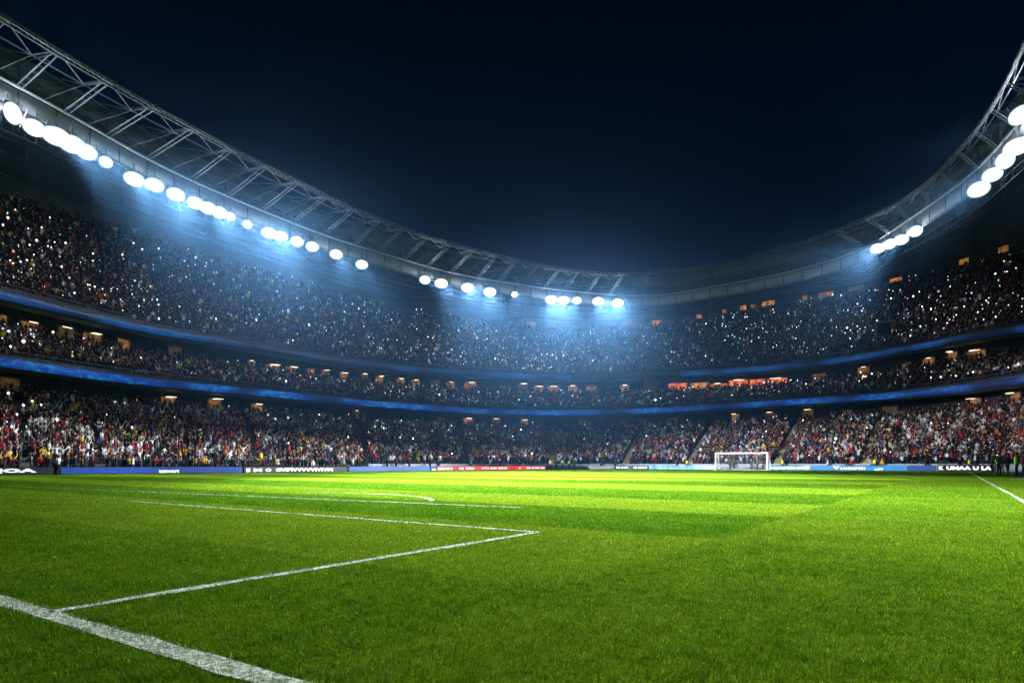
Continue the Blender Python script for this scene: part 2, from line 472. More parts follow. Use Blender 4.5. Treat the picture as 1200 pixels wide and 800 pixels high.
# balcony fronts (behind the led ribbons), soffits, concourse walls
sweep('balcony_front', rR1, [(0.08, 11.42), (0.08, 13.0), (0.5, 13.0), (0.5, 11.42)], M['dark'], stand)
sweep('balcony_front', rU1, [(0.08, 19.62), (0.08, 21.25), (0.5, 21.25), (0.5, 19.62)], M['dark'], stand)
sweep('balcony_rail', rR1, [(0.0, 13.32), (0.0, 13.40), (0.08, 13.40), (0.08, 13.32)], M['steel'], stand)
sweep('balcony_rail', rU1, [(0.0, 21.57), (0.0, 21.65), (0.08, 21.65), (0.08, 21.57)], M['steel'], stand)
sweep('concourse_soffit', rR1, [(0.51, 11.43), (8.0, 11.43), (8.0, 11.8), (0.51, 11.8)], M['concrete'], stand)
sweep('concourse_soffit', rU1, [(0.51, 19.63), (7.0, 19.63), (7.0, 20.0), (0.51, 20.0)], M['concrete'], stand)
sweep('concourse_wall', rR1, [(4.6, 6.5), (4.6, 11.42), (5.0, 11.42), (5.0, 6.5)], M['dark'], stand)
sweep('concourse_wall', rU1, [(3.6, 14.5), (3.6, 19.62), (4.0, 19.62), (4.0, 14.5)], M['dark'], stand)
sweep('back_wall', rBK, [(-0.6, 35.0), (-0.6, 41.4), (0.2, 41.4), (0.2, 0.0), (-0.2, 0.0), (-0.2, 35.0)], M['concrete'], stand)
# low perimeter wall behind the boards
sweep('perimeter_wall', rF, [(0.9, -0.02), (0.9, 0.95), (1.15, 0.95), (1.15, -0.02)], M['wall_grey'], stand, a0=phi_of(432), a1=math.radians(4.5), n=120)
sweep('perimeter_wall', rF, [(0.9, -0.02), (0.9, 0.55), (1.15, 0.55), (1.15, -0.02)], M['dark'], stand, a0=math.radians(-95), a1=phi_of(431), n=120)

def bearing_frame(a):
    """local axes at bearing a: tangent (to the right), outward radial, up -> columns"""
    t = (math.cos(a), -math.sin(a), 0); o = (math.sin(a), math.cos(a), 0)
    return np.array([t, o, (0, 0, 1)]).T

def arc_stations(rf, x0, x1, step):
    """bearings spaced step metres along a contour between two photo columns"""
    A = np.linspace(phi_of(x0), phi_of(x1), 1500); R = rf(A)
    P = np.stack([R*np.sin(A), R*np.cos(A)], -1); s = np.concatenate([[0], np.cumsum(np.linalg.norm(np.diff(P, axis=0), axis=1))])
    return np.interp(np.arange(step*0.5, s[-1], step), s, A)

def tangent_frame(rf, a):
    e = 1e-3
    p = at(rf, a-e, 0); q = at(rf, a+e, 0); t = (q-p)/np.linalg.norm(q-p); o = np.array((-t[1], t[0], 0))
    if o @ np.array((math.sin(a), math.cos(a), 0)) < 0: o = -o
    return np.array([t, o, (0, 0, 1)]).T

def col_of(a): return 600 + F*math.tan(a + YAW)

def warm_bay_material(name, c, s):
    m, nt, b = nodes_of(name)
    tc = N(nt, 'ShaderNodeTexCoord'); nz = N(nt, 'ShaderNodeTexNoise'); nz.inputs['Scale'].default_value = 1.3
    nt.links.new(tc.outputs['Object'], nz.inputs['Vector'])
    cr = N(nt, 'ShaderNodeValToRGB')
    cr.color_ramp.elements[0].position = 0.35; cr.color_ramp.elements[0].color = (c[0]*0.15, c[1]*0.12, c[2]*0.1, 1)
    cr.color_ramp.elements[1].position = 0.68; cr.color_ramp.elements[1].color = (*c, 1)
    nt.links.new(nz.outputs['Fac'], cr.inputs['Fac']); nt.links.new(cr.outputs['Color'], b.inputs['Emission Color'])
    b.inputs['Emission Strength'].default_value = s; b.inputs['Base Color'].default_value = (0.05, 0.04, 0.03, 1)
    m.cycles.emission_sampling = 'NONE'
    return m
M['bay_warm'] = warm_bay_material('bay_warm', (1.0, 0.44, 0.14), 0.26)
M['bay_dim'] = warm_bay_material('bay_dim', (0.9, 0.45, 0.2), 0.07)
M['bay_red'] = warm_bay_material('bay_red', (1.0, 0.20, 0.06), 1.1)
M['bay_orange'] = warm_bay_material('bay_orange', (1.0, 0.34, 0.06), 0.7)
M['strip_lamp'] = glow('strip_lamp', (1.0, 0.76, 0.50), 2.0)

def bay(rf, a, dr, z0, z1, w, mat, lamp, frame=M['dark']):
    Rm = tangent_frame(rf, a); c = at(rf, a, 0, dr)
    def P(x, y, z): return c + Rm @ np.array((x, y, z))
    mb = MB()
    # a shallow lit room: back and sides
    mb.box(P(0, -0.06, (z0+z1)/2), (w, 0.08, z1-z0), Rm)
    o = mb.build('concourse_bay', mat, stand)
    fr = MB()
    for sx in (-1, 1): fr.box(P(sx*(w/2+0.16), -0.25, (z0+z1)/2), (0.3, 0.5, z1-z0+0.3), Rm)
    fr.box(P(0, -0.25, z1+0.09), (w, 0.44, 0.16), Rm)
    fr.build('bay_frame', frame, o)
    if lamp:
        k_ = random.choice((1, 2, 2, 3)); sl = MB()
        for q_ in range(k_):
            lw = w*random.uniform(0.25, 0.55)
            sl.box(P(random.uniform(-.25, .25), -0.7 - 0.42*q_, z1-0.02), (lw, 0.2, 0.06), Rm)
        sl.build('strip_lamp', M['strip_lamp'], o)
    return o
nb = 0
for a in arc_stations(rU1, -30, 1215, 3.9):
    x = col_of(a)
    if 745 < x < 776: continue
    if 776 < x < 932: mat, lamp, w = random.choice([M['bay_red'], M['bay_red'], M['bay_orange']]), random.random() < 0.3, 3.9
    else:
        q = random.random()
        w = random.uniform(1.6, 3.0)
        mat, lamp = (M['bay_warm'], random.random() < 0.8) if q < 0.5 else (M['bay_dim'], random.random() < 0.5)
        if q > 0.84: continue
    if x < 200 and random.random() < 0.25: continue
    bay(rU1, a + random.uniform(-.004, .004), 3.6, 17.2, random.uniform(18.1, 18.9), w, mat, lamp); nb += 1
for a in arc_stations(rR1, -30, 1215, 6.4):
    x = col_of(a)
    q = random.random()
    if q < 0.38: continue
    mat, lamp = (M['bay_warm'], True) if q < 0.55 else (M['bay_dim'], q < 0.72)
    bay(rR1, a, 4.6, 9.4, random.uniform(10.4, 10.9), random.uniform(1.6, 2.6), mat, lamp); nb += 1
# lounge windows at the very top of the upper tier
for a in arc_stations(rBK, 590, 1210, 4.6):
    x = col_of(a)
    if random.random() < (0.55 if x < 745 else 0.22): continue
    Rm = tangent_frame(rBK, a); a += random.uniform(-.012, .012); w = random.uniform(0.8, 3.2); hh = random.uniform(0.7, 1.2)
    c = at(rBK, a, 39.95 + random.uniform(0, 0.3), -0.66)
    o = MB().box(c, (w, 0.1, hh), Rm).build('lounge_window', random.choice([M['bay_orange'], M['bay_warm'], M['bay_warm'], M['bay_dim']]), stand)
    fr = MB()
    fr.box(c + Rm @ np.array((0, -0.02, hh/2 + .08)), (w + .3, 0.17, 0.13), Rm)
    for sx in (-1, 1): fr.box(c + Rm @ np.array((sx*(w/2+.08), -0.02, 0)), (0.14, 0.18, hh+.29), Rm)
    fr.build('window_frame', M['dark'], o)

# stairways of the lower tier: ochre steps climbing between the blocks
AISLES = [(647, 640), (732, 755), (807, 836), (910, 936), (1012, 1034), (545, 535), (430, 415), (300, 282), (118, 100), (30, 18)]
def aisle_phi(k, t): return phi_of(AISLES[k][0] + (AISLES[k][1]-AISLES[k][0])*t)
for k in range(len(AISLES)):
    mb = MB(); rows = NR['low']*2
    tmax = 0.95
    for i in range(rows):
        t = (i+0.5)/rows
        if t > tmax: break
        a = aisle_phi(k, t); R = float(low0(a) + (low1(a)-low0(a))*t); z = TZ['low'][0] + (TZ['low'][1]-TZ['low'][0])*t
        a2 = aisle_phi(k, t+0.01); d = float(low1(a)-low0(a))/rows
        Rm = bearing_frame(a)
        w = 1.15 if k < 5 else 0.9
        mb.box(pt(R, a, z - 0.10), (w, d*1.02, 0.45), Rm)
    mb.build('stairway', M['stair'] if k < 5 else M['concrete'], stand)
# vomitory portals in the upper tier
VOMS = [(764, 0.16), (842, 0.17), (1036, 0.2)]
for x, t in VOMS:
    a = phi_of(x); R = float(up0(a) + (up1(a)-up0(a))*t); z = TZ['up'][0] + (TZ['up'][1]-TZ['up'][0])*t
    Rm = bearing_frame(a); c = pt(R, a, z)
    mb = MB()
    for sx in (-1, 1): mb.box(c + Rm @ np.array((sx*1.25, 0, 0.6)), (0.3, 2.6, 3.4), Rm)
    mb.box(c + Rm @ np.array((0, 0, 2.42)), (2.8, 2.6, 0.3), Rm)
    vo = mb.build('vomitory', M['concrete'], stand)
    MB().box(c + Rm @ np.array((0, 0.4, 0.6)), (2.2, 0.2, 3.3), Rm).build('painted_shade_plate', M['black'], vo)  # black plate stands in for the shade inside the portal
# the plain pier where the two ribbon halves meet
a = phi_of(762); Rm = bearing_frame(a)
c = at(rU1, a, 0, 1.2)
MB().box((c[0], c[1], 18.2), (2.6, 1.6, 9.0), Rm).build('stair_pier', M['concrete'], stand)

# LED ribbons
def ribbon_material(name, deep, mid_, hot, strength, sc):
    m, nt, b = nodes_of(name); L = nt.links.new
    geo = N(nt, 'ShaderNodeTexCoord')
    mp = N(nt, 'ShaderNodeMapping'); mp.inputs['Scale'].default_value = (1, 1, 2.2); L(geo.outputs['Object'], mp.inputs['Vector'])
    n1 = N(nt, 'ShaderNodeTexNoise'); n1.inputs['Scale'].default_value = 0.11; n1.inputs['Detail'].default_value = 1; L(mp.outputs['Vector'], n1.inputs['Vector'])
    n2 = N(nt, 'ShaderNodeTexNoise'); n2.inputs['Scale'].default_value = sc; n2.inputs['Detail'].default_value = 2; n2.inputs['Distortion'].default_value = 1.6; L(mp.outputs['Vector'], n2.inputs['Vector'])
    # thin swirling bands = places where the warped noise crosses a level
    d = N(nt, 'ShaderNodeMath', operation='SUBTRACT'); L(n2.outputs['Fac'], d.inputs[0]); d.inputs[1].default_value = 0.5
    ab = N(nt, 'ShaderNodeMath', operation='ABSOLUTE'); L(d.outputs[0], ab.inputs[0])
    r1 = N(nt, 'ShaderNodeMapRange'); r1.inputs['From Min'].default_value = 0.0; r1.inputs['From Max'].default_value = 0.075; r1.inputs['To Min'].default_value = 1.0; r1.inputs['To Max'].default_value = 0.0
    L(ab.outputs[0], r1.inputs['Value'])
    c1 = N(nt, 'ShaderNodeValToRGB'); e = c1.color_ramp.elements; e[0].position = 0.38; e[0].color = (*deep, 1); e[1].position = 0.62; e[1].color = (*mid_, 1)
    L(n1.outputs['Fac'], c1.inputs['Fac'])
    gate = N(nt, 'ShaderNodeMapRange'); gate.inputs['From Min'].default_value = 0.42; gate.inputs['From Max'].default_value = 0.62; L(n1.outputs['Fac'], gate.inputs['Value'])
    mu = N(nt, 'ShaderNodeMath', operation='MULTIPLY'); L(r1.outputs['Result'], mu.inputs[0]); L(gate.outputs['Result'], mu.inputs[1])
    mx = N(nt, 'ShaderNodeMix', data_type='RGBA'); L(mu.outputs[0], mx.inputs['Factor'])
    for s in mx.inputs:
        if s.identifier == 'A_Color': L(c1.outputs['Color'], s)
        if s.identifier == 'B_Color': s.default_value = (*hot, 1)
    L([s for s in mx.outputs if s.identifier == 'Result_Color'][0], b.inputs['Emission Color'])
    b.inputs['Emission Strength'].default_value = strength; b.inputs['Base Color'].default_value = (0.01, 0.012, 0.03, 1)
    m.cycles.emission_sampling = 'NONE'
    return m
M['ribbon_low'] = ribbon_material('led_ribbon_lower', (0.002, 0.012, 0.075), (0.006, 0.055, 0.38), (0.02, 0.26, 0.62), 0.62, 0.42)
M['ribbon_up'] = ribbon_material('led_ribbon_upper', (0.001, 0.008, 0.035), (0.004, 0.05, 0.22), (0.01, 0.11, 0.36), 0.55, 0.38)
def ribbon(rf, z0, z1, mat, a0, a1, label):
    r = empty('led_ribbon', (0, 0, 0)); tag(r, label, 'led screen', 'led ribbons on the balcony fronts')
    sweep('screen', rf, [(-0.02, z0), (-0.02, z1), (0.06, z1), (0.06, z0)], mat, r, a0, a1, 200)
    sweep('edge_strip', rf, [(-0.06, z1 + 0.004), (-0.06, z1 + 0.09), (0.07, z1 + 0.09), (0.07, z1 + 0.004)], M['steel'], r, a0, a1, 200)
ribbon(rR1, 11.5, 12.5, M['ribbon_low'], math.radians(-90), math.radians(10), 'long blue led ribbon with swirls on the balcony above the lower tier')
ribbon(rU1, 19.7, 20.65, M['ribbon_up'], math.radians(-90), phi_of(669), 'dark blue led ribbon below upper tier, left of the gap')
ribbon(rU1, 19.7, 20.65, M['ribbon_up'], phi_of(797), math.radians(10), 'dark blue led ribbon below upper tier, right of the gap')

# ------------------------------------------------------------------ roof
roof = empty('stadium_roof', (0, 0, 0)); tag(roof, 'ring-shaped stadium roof with open steel truss along its inner rim', 'roof')
# fascia at the rim
sweep('fascia', rL, [(0.25, 38.7), (0.25, 40.75), (0.5, 40.75), (0.5, 38.7)], M['fascia'], roof)
sweep('fascia_edge', rL, [(0.1, 38.42), (0.1, 38.68), (0.6, 38.68), (0.6, 38.42)], M['steel'], roof)
def loft(name, r0, r1, z0, z1, dr0, dr1, mat, parent, n=220, k=8, th=0.25):
    A = np.linspace(PLO, PHI_, n); Ra = r0(A) + dr0; Rb = r1(A) + dr1
    P = np.zeros((n, k, 3))
    for j in range(k):
        t = j/(k-1); R = Ra + (Rb-Ra)*t
        P[:, j] = np.stack([R*np.sin(A), R*np.cos(A), np.full(n, z0 + (z1-z0)*t)], -1)
    i = np.arange(n-1)[:, None]; j = np.arange(k-1)[None, :]
    Fq = np.stack([i*k+j, i*k+j+1, (i+1)*k+j+1, (i+1)*k+j], -1).reshape(-1, 4)
    return mesh_np(name, P.reshape(-1, 3), Fq, mat, parent)
loft('ceiling', rL, rBK, 38.75, 41.45, 0.62, 0.3, M['ceiling'], roof)
loft('roof_membrane', rL, rL, 40.9, 44.6, 0.6, 6.0, M['roof'], roof)
loft('roof_membrane', rL, rBK, 45.0, 43.5, 6.6, 2.0, M['roof'], roof)
sweep('roof_upstand', rL, [(6.05, 44.3), (6.05, 47.2), (6.5, 47.2), (6.5, 44.3)], M['band'], roof)
sweep('upstand_cap', rL, [(5.9, 47.22), (5.9, 47.45), (6.6, 47.45), (6.6, 47.22)], M['steel'], roof)
for t in (0.25, 0.5, 0.75):
    sweep('purlin', rL, [(0.6 + 5.4*t - .1, 40.95 + 3.7*t), (0.6 + 5.4*t - .1, 41.2 + 3.7*t), (0.6 + 5.4*t + .1, 41.2 + 3.7*t), (0.6 + 5.4*t + .1, 40.95 + 3.7*t)], M['steel'], roof)

rb = MB()
for a in arc_stations(rL, -120, 1215, 4.0):
    Rm = tangent_frame(rL, a); rb.box(at(rL, a, 39.72, 0.225), (0.12, 0.04, 2.0), Rm)
rb.build('panel_joint_ribs', M['dark'], roof)
# truss: nodes placed where the photo's nodes are along the inner top chord
NODE_X = [-190, -118, -58, 5, 68, 127, 181, 228, 272, 312, 350, 383, 415, 446, 473, 502, 529, 555, 582, 605, 630, 655, 677, 703, 731, 761, 793, 828, 871, 907, 943, 977, 1015, 1050, 1078, 1101, 1122, 1142, 1160, 1178, 1196]
lat_T = lambda a: float(rT(a))*math.sin(a)
Lph = np.linspace(PLO, PHI_, 4000); LR = rL(Lph); LP = np.stack([LR*np.sin(Lph), LR*np.cos(Lph)], -1)
def nearest_L(p, off=0.0):
    i = int(np.argmin(((LP - p[:2])**2).sum(1))); return Lph[i]
truss = []
for x in NODE_X:
    a = phi_of(x); T = at(rT, a, Z_T); b_ = nearest_L(T)
    truss.append((T, at(rL, b_, Z_L), at(rL, b_, 46.9, 6.0), a, b_))
Aall = np.linspace(math.radians(-92), math.radians(12), 260)
top = MB().path([at(rT, a, Z_T + 0.25) for a in Aall], 0.085); top.path([at(rT, a, Z_T - 0.25, 0.45) for a in Aall], 0.085); top.path([at(rT, a, Z_T - 0.25, -0.35) for a in Aall], 0.08)
for i in range(0, 259):
    a, c = Aall[i], Aall[i+1]
    top.tube(at(rT, a, Z_T+.25), at(rT, c, Z_T-.25, .45), 0.05, 4)
    top.tube(at(rT, a, Z_T+.25), at(rT, c, Z_T-.25, -.35), 0.05, 4)
top.build('top_chord', M['steel'], roof)
MB().path([at(rL, a, Z_L) for a in Aall], 0.17).build('bottom_chord', M['steel_bright'], roof)
MB().path([at(rL, a, Z_L + 0.9, 1.5) for a in Aall], 0.12).build('bottom_chord', M['steel'], roof)
mid_chord = MB().path([at(rT, a, Z_T + 0.2, 4.2) for a in Aall], 0.09); mid_chord.build('middle_chord', M['steel'], roof)
for i, (T, Lp, U, a, b_) in enumerate(truss):
    tg = tangent_frame(rT, a)[:, 0]
    mb = MB()
    for s in (-0.28, 0.28): mb.tube(T + tg*s, Lp + tg*s, 0.08, 6)
    for t in np.linspace(0.1, 0.9, 6):
        p = T + (Lp-T)*t; mb.tube(p - tg*0.28, p + tg*0.28, 0.05, 4)
    mb.build('strut', M['steel'], roof)
    mb = MB()
    for s in (-0.22, 0.22): mb.tube(T + tg*s, U + tg*s, 0.065, 6)
    mb.build('back_strut', M['steel'], roof)
    MB().tube(U - np.array((0, 0, .2)), at(rL, b_, 41.4, 0.4), 0.10, 5).build('web_post', M['steel'], roof)
    if i + 1 < len(truss):
        T2, L2, U2, a2, b2 = truss[i+1]
        am = (a + a2)/2; Cm = at(rT, am, Z_T + 0.2, 4.2)
        mb = MB()
        mb.tube(T, Cm, 0.075, 5); mb.tube(T2, Cm, 0.075, 5)
        mb.tube(Cm, (Lp+L2)/2 + np.array((0, 0, .1)), 0.055, 5); mb.tube(Cm, (U+U2)/2, 0.06, 5)
        mb.tube(U, L2, 0.05, 4); mb.tube(Lp, U2, 0.05, 4)
        mb.build('brace', M['steel'], roof)
for t in (0.18, 0.36, 0.54, 0.72, 0.88):
    A_ = np.linspace(math.radians(-92), math.radians(10), 200)
    MB().path([pt(float(rL(a))*(1-t) + float(rBK(a))*t, a, 38.55 + 2.55*t) for a in A_], 0.10, 5).build('ceiling_purlin', M['dark'], roof)
gw = MB()
for t, dz in ((0.10, -0.9), (0.10, 0.15)):
    gw.path([pt(float(rL(a))*(1-t) + float(rBK(a))*t, a, 37.9 + dz) for a in A_], 0.07, 5)
for a in np.linspace(math.radians(-90), math.radians(8), 150):
    p = pt(float(rL(a))*0.9 + float(rBK(a))*0.1, a, 37.0); gw.tube(p, p + np.array((0, 0, 1.9)), 0.05, 4)
gw.build('catwalk', M['dark'], roof)
# radial beams under the ceiling
for a in np.linspace(math.radians(-84), math.radians(5), 46):
    p, q = at(rL, a, 38.55, 0.8), at(rBK, a, 41.1, -0.9)
    Rm = tangent_frame(rL, a)
    MB().tube(p, q, 0.11, 4).build('roof_beam', M['dark'], roof)

# ------------------------------------------------------------------ floodlights
M['bloom_rim'] = glow('painted_bloom', (0.70, 0.86, 1.0), 1.0)  # not a lamp: bloom falloff round each lens, painted as a faint emission
M['lens'] = glow('lamp_lens', (0.86, 0.94, 1.0), 90.0)
FL = [(-70,95,'l'),(-25,114,'l'),(15,133,'l'),(40,150,'m'),(66,160,'l'),(84,169,'l'),(101,178,'m'),(124,190,'s'),(157,210,'m'),(181,217,'m'),(206,228,'m'),(229,238,'m'),(244,244,'m'),(257,249,'m'),(270,254,'s'),(290,263,'s'),
      (315,273,'m'),(329,277,'m'),(348,283,'m'),(366,289,'m'),(394,298,'m'),(424,310,'m'),(498,328,'m'),(517,332,'l'),(548,337,'l'),(574,342,'l'),(603,345,'s'),(646,351,'l'),(660,352,'l'),(676,352,'m'),(701,353,'l'),(724,355,'l'),
      (1028,291,'m'),(1043,286,'m'),(1056,281,'m'),(1073,271,'m'),(1147,222,'l'),(1163,205,'m'),(1178,188,'l'),(1192,172,'l'),(1196,135,'l')]
FL = [f for f in FL]
SIZES = {'l': (2.3, 1.45), 'm': (1.8, 1.2), 's': (0.95, 0.8)}
SZW = {'l': 'large', 'm': 'medium-sized', 's': 'small'}
POWER = {'l': 470000, 'm': 340000, 's': 150000}
SPILL = {'l': 320, 'm': 230, 's': 130}
def words_ord(k):
    W = ['first','second','third','fourth','fifth','sixth','seventh','eighth','ninth','tenth','eleventh','twelfth','thirteenth','fourteenth','fifteenth','sixteenth','seventeenth','eighteenth','nineteenth','twentieth']
    return W[k-1] if k <= 20 else ('twenty-' + W[k-21] if k < 30 else 'thirtieth')
AIM_L = [(-11, 16), (-24, 25), (-15, 15), (-30, 40), (-7, 20), (-19, 20), (-4, 26), (-12, 21)]
AIM_F = [(-20, 38), (-33, 46), (-16, 42), (-25, 50), (-26, 35), (-40, 50), (-15, 50), (-22, 44)]
AIM_R = [(-54, 36), (-34, 34), (-24, 28), (-52, 54), (-18, 36), (-56, 26), (-22, 42)]
FIXED = {0: (-27, 93), 1: (-42, 95), 2: (-6, 97)}
lampdata = {}
k_left = k_right = 0
for i, (x, y, s) in enumerate(FL):
    a = phi_of(x); R = float(rL(a)) - 0.55; Z = R*math.cos(a + YAW)
    z = EYE + (HY - y)/F*Z
    p = pt(R, a, z)
    w, h = SIZES[s]
    aims = AIM_L if x < 340 else AIM_F if x < 760 else AIM_R
    ax, ay = FIXED.get(i, aims[i % len(aims)])
    d = Vector((ax - p[0], ay - p[1], -z)); d.normalize()
    root = empty('floodlight', tuple(p)); root.rotation_euler = d.to_track_quat('-Y', 'Z').to_euler()
    inside = -5 < x < 1199
    if x < 760: k_left += 1 if inside else 0
    else: k_right += 1 if inside else 0
    lab = (f'glaring {SZW[s]} floodlight bank, {words_ord(max(k_left,1))} from the left under the long lit left roof rim' if x < 760
           else f'glaring {SZW[s]} floodlight bank, {words_ord(max(k_right,1))} from the left under the right roof rim')
    if not inside: lab = f'{SZW[s]} floodlight bank just outside the {"left" if x < 0 else "right"} edge of view, {i}'.replace(f', {i}', '')
    tag(root, lab, 'floodlight', 'floodlight banks under the roof rim')
    if s not in lampdata:
        mb = MB()
        hv = [(math.cos(2*PI*k/20 + PI/20)*(w/2+.3), math.sin(2*PI*k/20 + PI/20)*(h/2+.3)) for k in range(20)]
        mb.v = [np.array((a_, y_, c_)) for y_ in (0.02, 0.42) for a_, c_ in hv]
        mb.f = [tuple(range(20)), tuple(range(39, 19, -1))] + [(k, (k+1) % 20 , 20+(k+1) % 20, 20+k) for k in range(20)]
        oh = mb.build('housing', M['black'])
        mb = MB(); rr = 0.17; nlamp = 0
        for ix in range(-11, 12):
            for iz in range(-7, 8):
                cx, cz = (ix + 0.5*(iz % 2))*0.34, iz*0.295
                if (cx/(w/2))**2 + (cz/(h/2))**2 < 1.02: mb.tube((cx, 0.015, cz), (cx, -0.04, cz), rr*0.9, 8); nlamp += 1
        ol = mb.build('lens', M['lens'])
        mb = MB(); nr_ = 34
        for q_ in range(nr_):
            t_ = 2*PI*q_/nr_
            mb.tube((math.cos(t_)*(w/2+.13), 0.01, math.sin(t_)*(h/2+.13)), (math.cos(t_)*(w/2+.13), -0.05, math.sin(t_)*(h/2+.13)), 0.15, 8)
        orim = mb.build('bloom_ring', M['bloom_rim'])
        mb = MB()
        for sx in (-1, 1): mb.box((sx*(w/2 + .14), 0.3, 0.35), (0.06, 0.12, h + 0.9))
        mb.box((0, 0.3, h/2 + 0.42), (w + 0.34, 0.12, 0.08)); mb.tube((0, 0.3, h/2+.4), (0, 0.9, h/2+1.2), 0.07, 6)
        ob = mb.build('bracket', M['steel'])
        li = bpy.data.lights.new('floodlight_beam', 'SPOT'); li.energy = POWER[s]; li.color = (0.90, 0.96, 1.0)
        li.spot_size = math.radians(27); li.spot_blend = 1.0; li.shadow_soft_size = 0.45
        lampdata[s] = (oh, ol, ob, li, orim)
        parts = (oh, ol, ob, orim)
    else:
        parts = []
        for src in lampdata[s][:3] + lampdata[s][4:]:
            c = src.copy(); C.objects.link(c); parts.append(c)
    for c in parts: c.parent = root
    # the side lamps carry narrow reflectors, the end lamps wide ones
    bk = (s, 'narrow' if 60 < x < 340 else 'wide')
    if bk not in lampdata:
        lampdata[bk] = lampdata[s][3].copy(); lampdata[bk].spot_size = math.radians(17.5 if bk[1] == 'narrow' else 22)
        if bk[1] == 'narrow': lampdata[bk].energy *= 1.2
    lo = bpy.data.objects.new('floodlight_beam', lampdata[bk]); C.objects.link(lo); lo.parent = root
    lo.location = (0, -0.62, 0); lo.rotation_euler = (math.radians(-90), 0, 0)
    lo.visible_camera = False
    if (s, 'spill') not in lampdata:
        lp = bpy.data.lights.new('floodlight_spill', 'POINT'); lp.energy = SPILL[s]; lp.color = (0.84, 0.92, 1.0); lp.shadow_soft_size = 0.4; lampdata[(s, 'spill')] = lp
    lo = bpy.data.objects.new('floodlight_spill', lampdata[(s, 'spill')]); C.objects.link(lo); lo.parent = root
    lo.location = (0, -0.75, 0); lo.visible_camera = False

# ------------------------------------------------------------------ people
SKINS = np.array([(0.45, 0.27, 0.18), (0.38, 0.22, 0.14), (0.26, 0.14, 0.08), (0.50, 0.32, 0.23), (0.12, 0.06, 0.035)])
HAIRS = np.array([(0.012, 0.009, 0.007), (0.03, 0.018, 0.01), (0.08, 0.045, 0.02), (0.20, 0.13, 0.06), (0.25, 0.25, 0.25)])
PAL = [('black', (0.010, 0.010, 0.013), .30), ('navy', (0.010, 0.015, 0.040), .20), ('dark grey', (0.04, 0.04, 0.046), .13), ('dark red', (0.10, 0.010, 0.018), .10),
       ('red', (0.36, 0.02, 0.028), .06), ('white', (0.70, 0.70, 0.72), .13), ('light grey', (0.30, 0.30, 0.33), .05), ('blue', (0.03, 0.11, 0.38), .04), ('pale blue', (0.20, 0.36, 0.54), .015),
       ('yellow', (0.70, 0.48, 0.03), .032), ('orange', (0.50, 0.16, 0.03), .012), ('green', (0.02, 0.08, 0.04), .012)]
PALC = np.array([p[1] for p in PAL]); PALW = np.array([p[2] for p in PAL]); PALW /= PALW.sum()

def prism(ring_list, n):
    """rings: (centre xyz, rx, ry) -> verts, quads+caps as tris"""
    V = []; T = []
    for (c, rx, ry) in ring_list:
        for k in range(n):
            t = 2*PI*k/n; V.append((c[0] + rx*math.cos(t), c[1] + ry*math.sin(t), c[2]))
    for i in range(len(ring_list)-1):
        for k in range(n):
            a, b_ = i*n+k, i*n+(k+1) % n; c, d = b_+n, a+n
            T += [(a, b_, c), (a, c, d)]
    top_ = len(ring_list)*n - n
    for k in range(1, n-1): T.append((top_, top_+k, top_+k+1)); T.append((0, k+1, k))
    return V, T
def limb(p, q, r0, r1, n=4):
    p = np.array(p, float); q = np.array(q, float); d = (q-p)/np.linalg.norm(q-p)
    a = np.cross(d, (0.3, 1, 0.2)); a /= np.linalg.norm(a); b_ = np.cross(d, a)
    V = [tuple(p + r0*(math.cos(2*PI*k/n)*a + math.sin(2*PI*k/n)*b_)) for k in range(n)] + [tuple(q + r1*(math.cos(2*PI*k/n)*a + math.sin(2*PI*k/n)*b_)) for k in range(n)]
    T = []
    for k in range(n): a0, b0 = k, (k+1) % n; T += [(a0, b0, b0+n), (a0, b0+n, a0+n)]
    T += [(n, n+k, n+k+1) for k in range(1, n-1)]
    return V, T
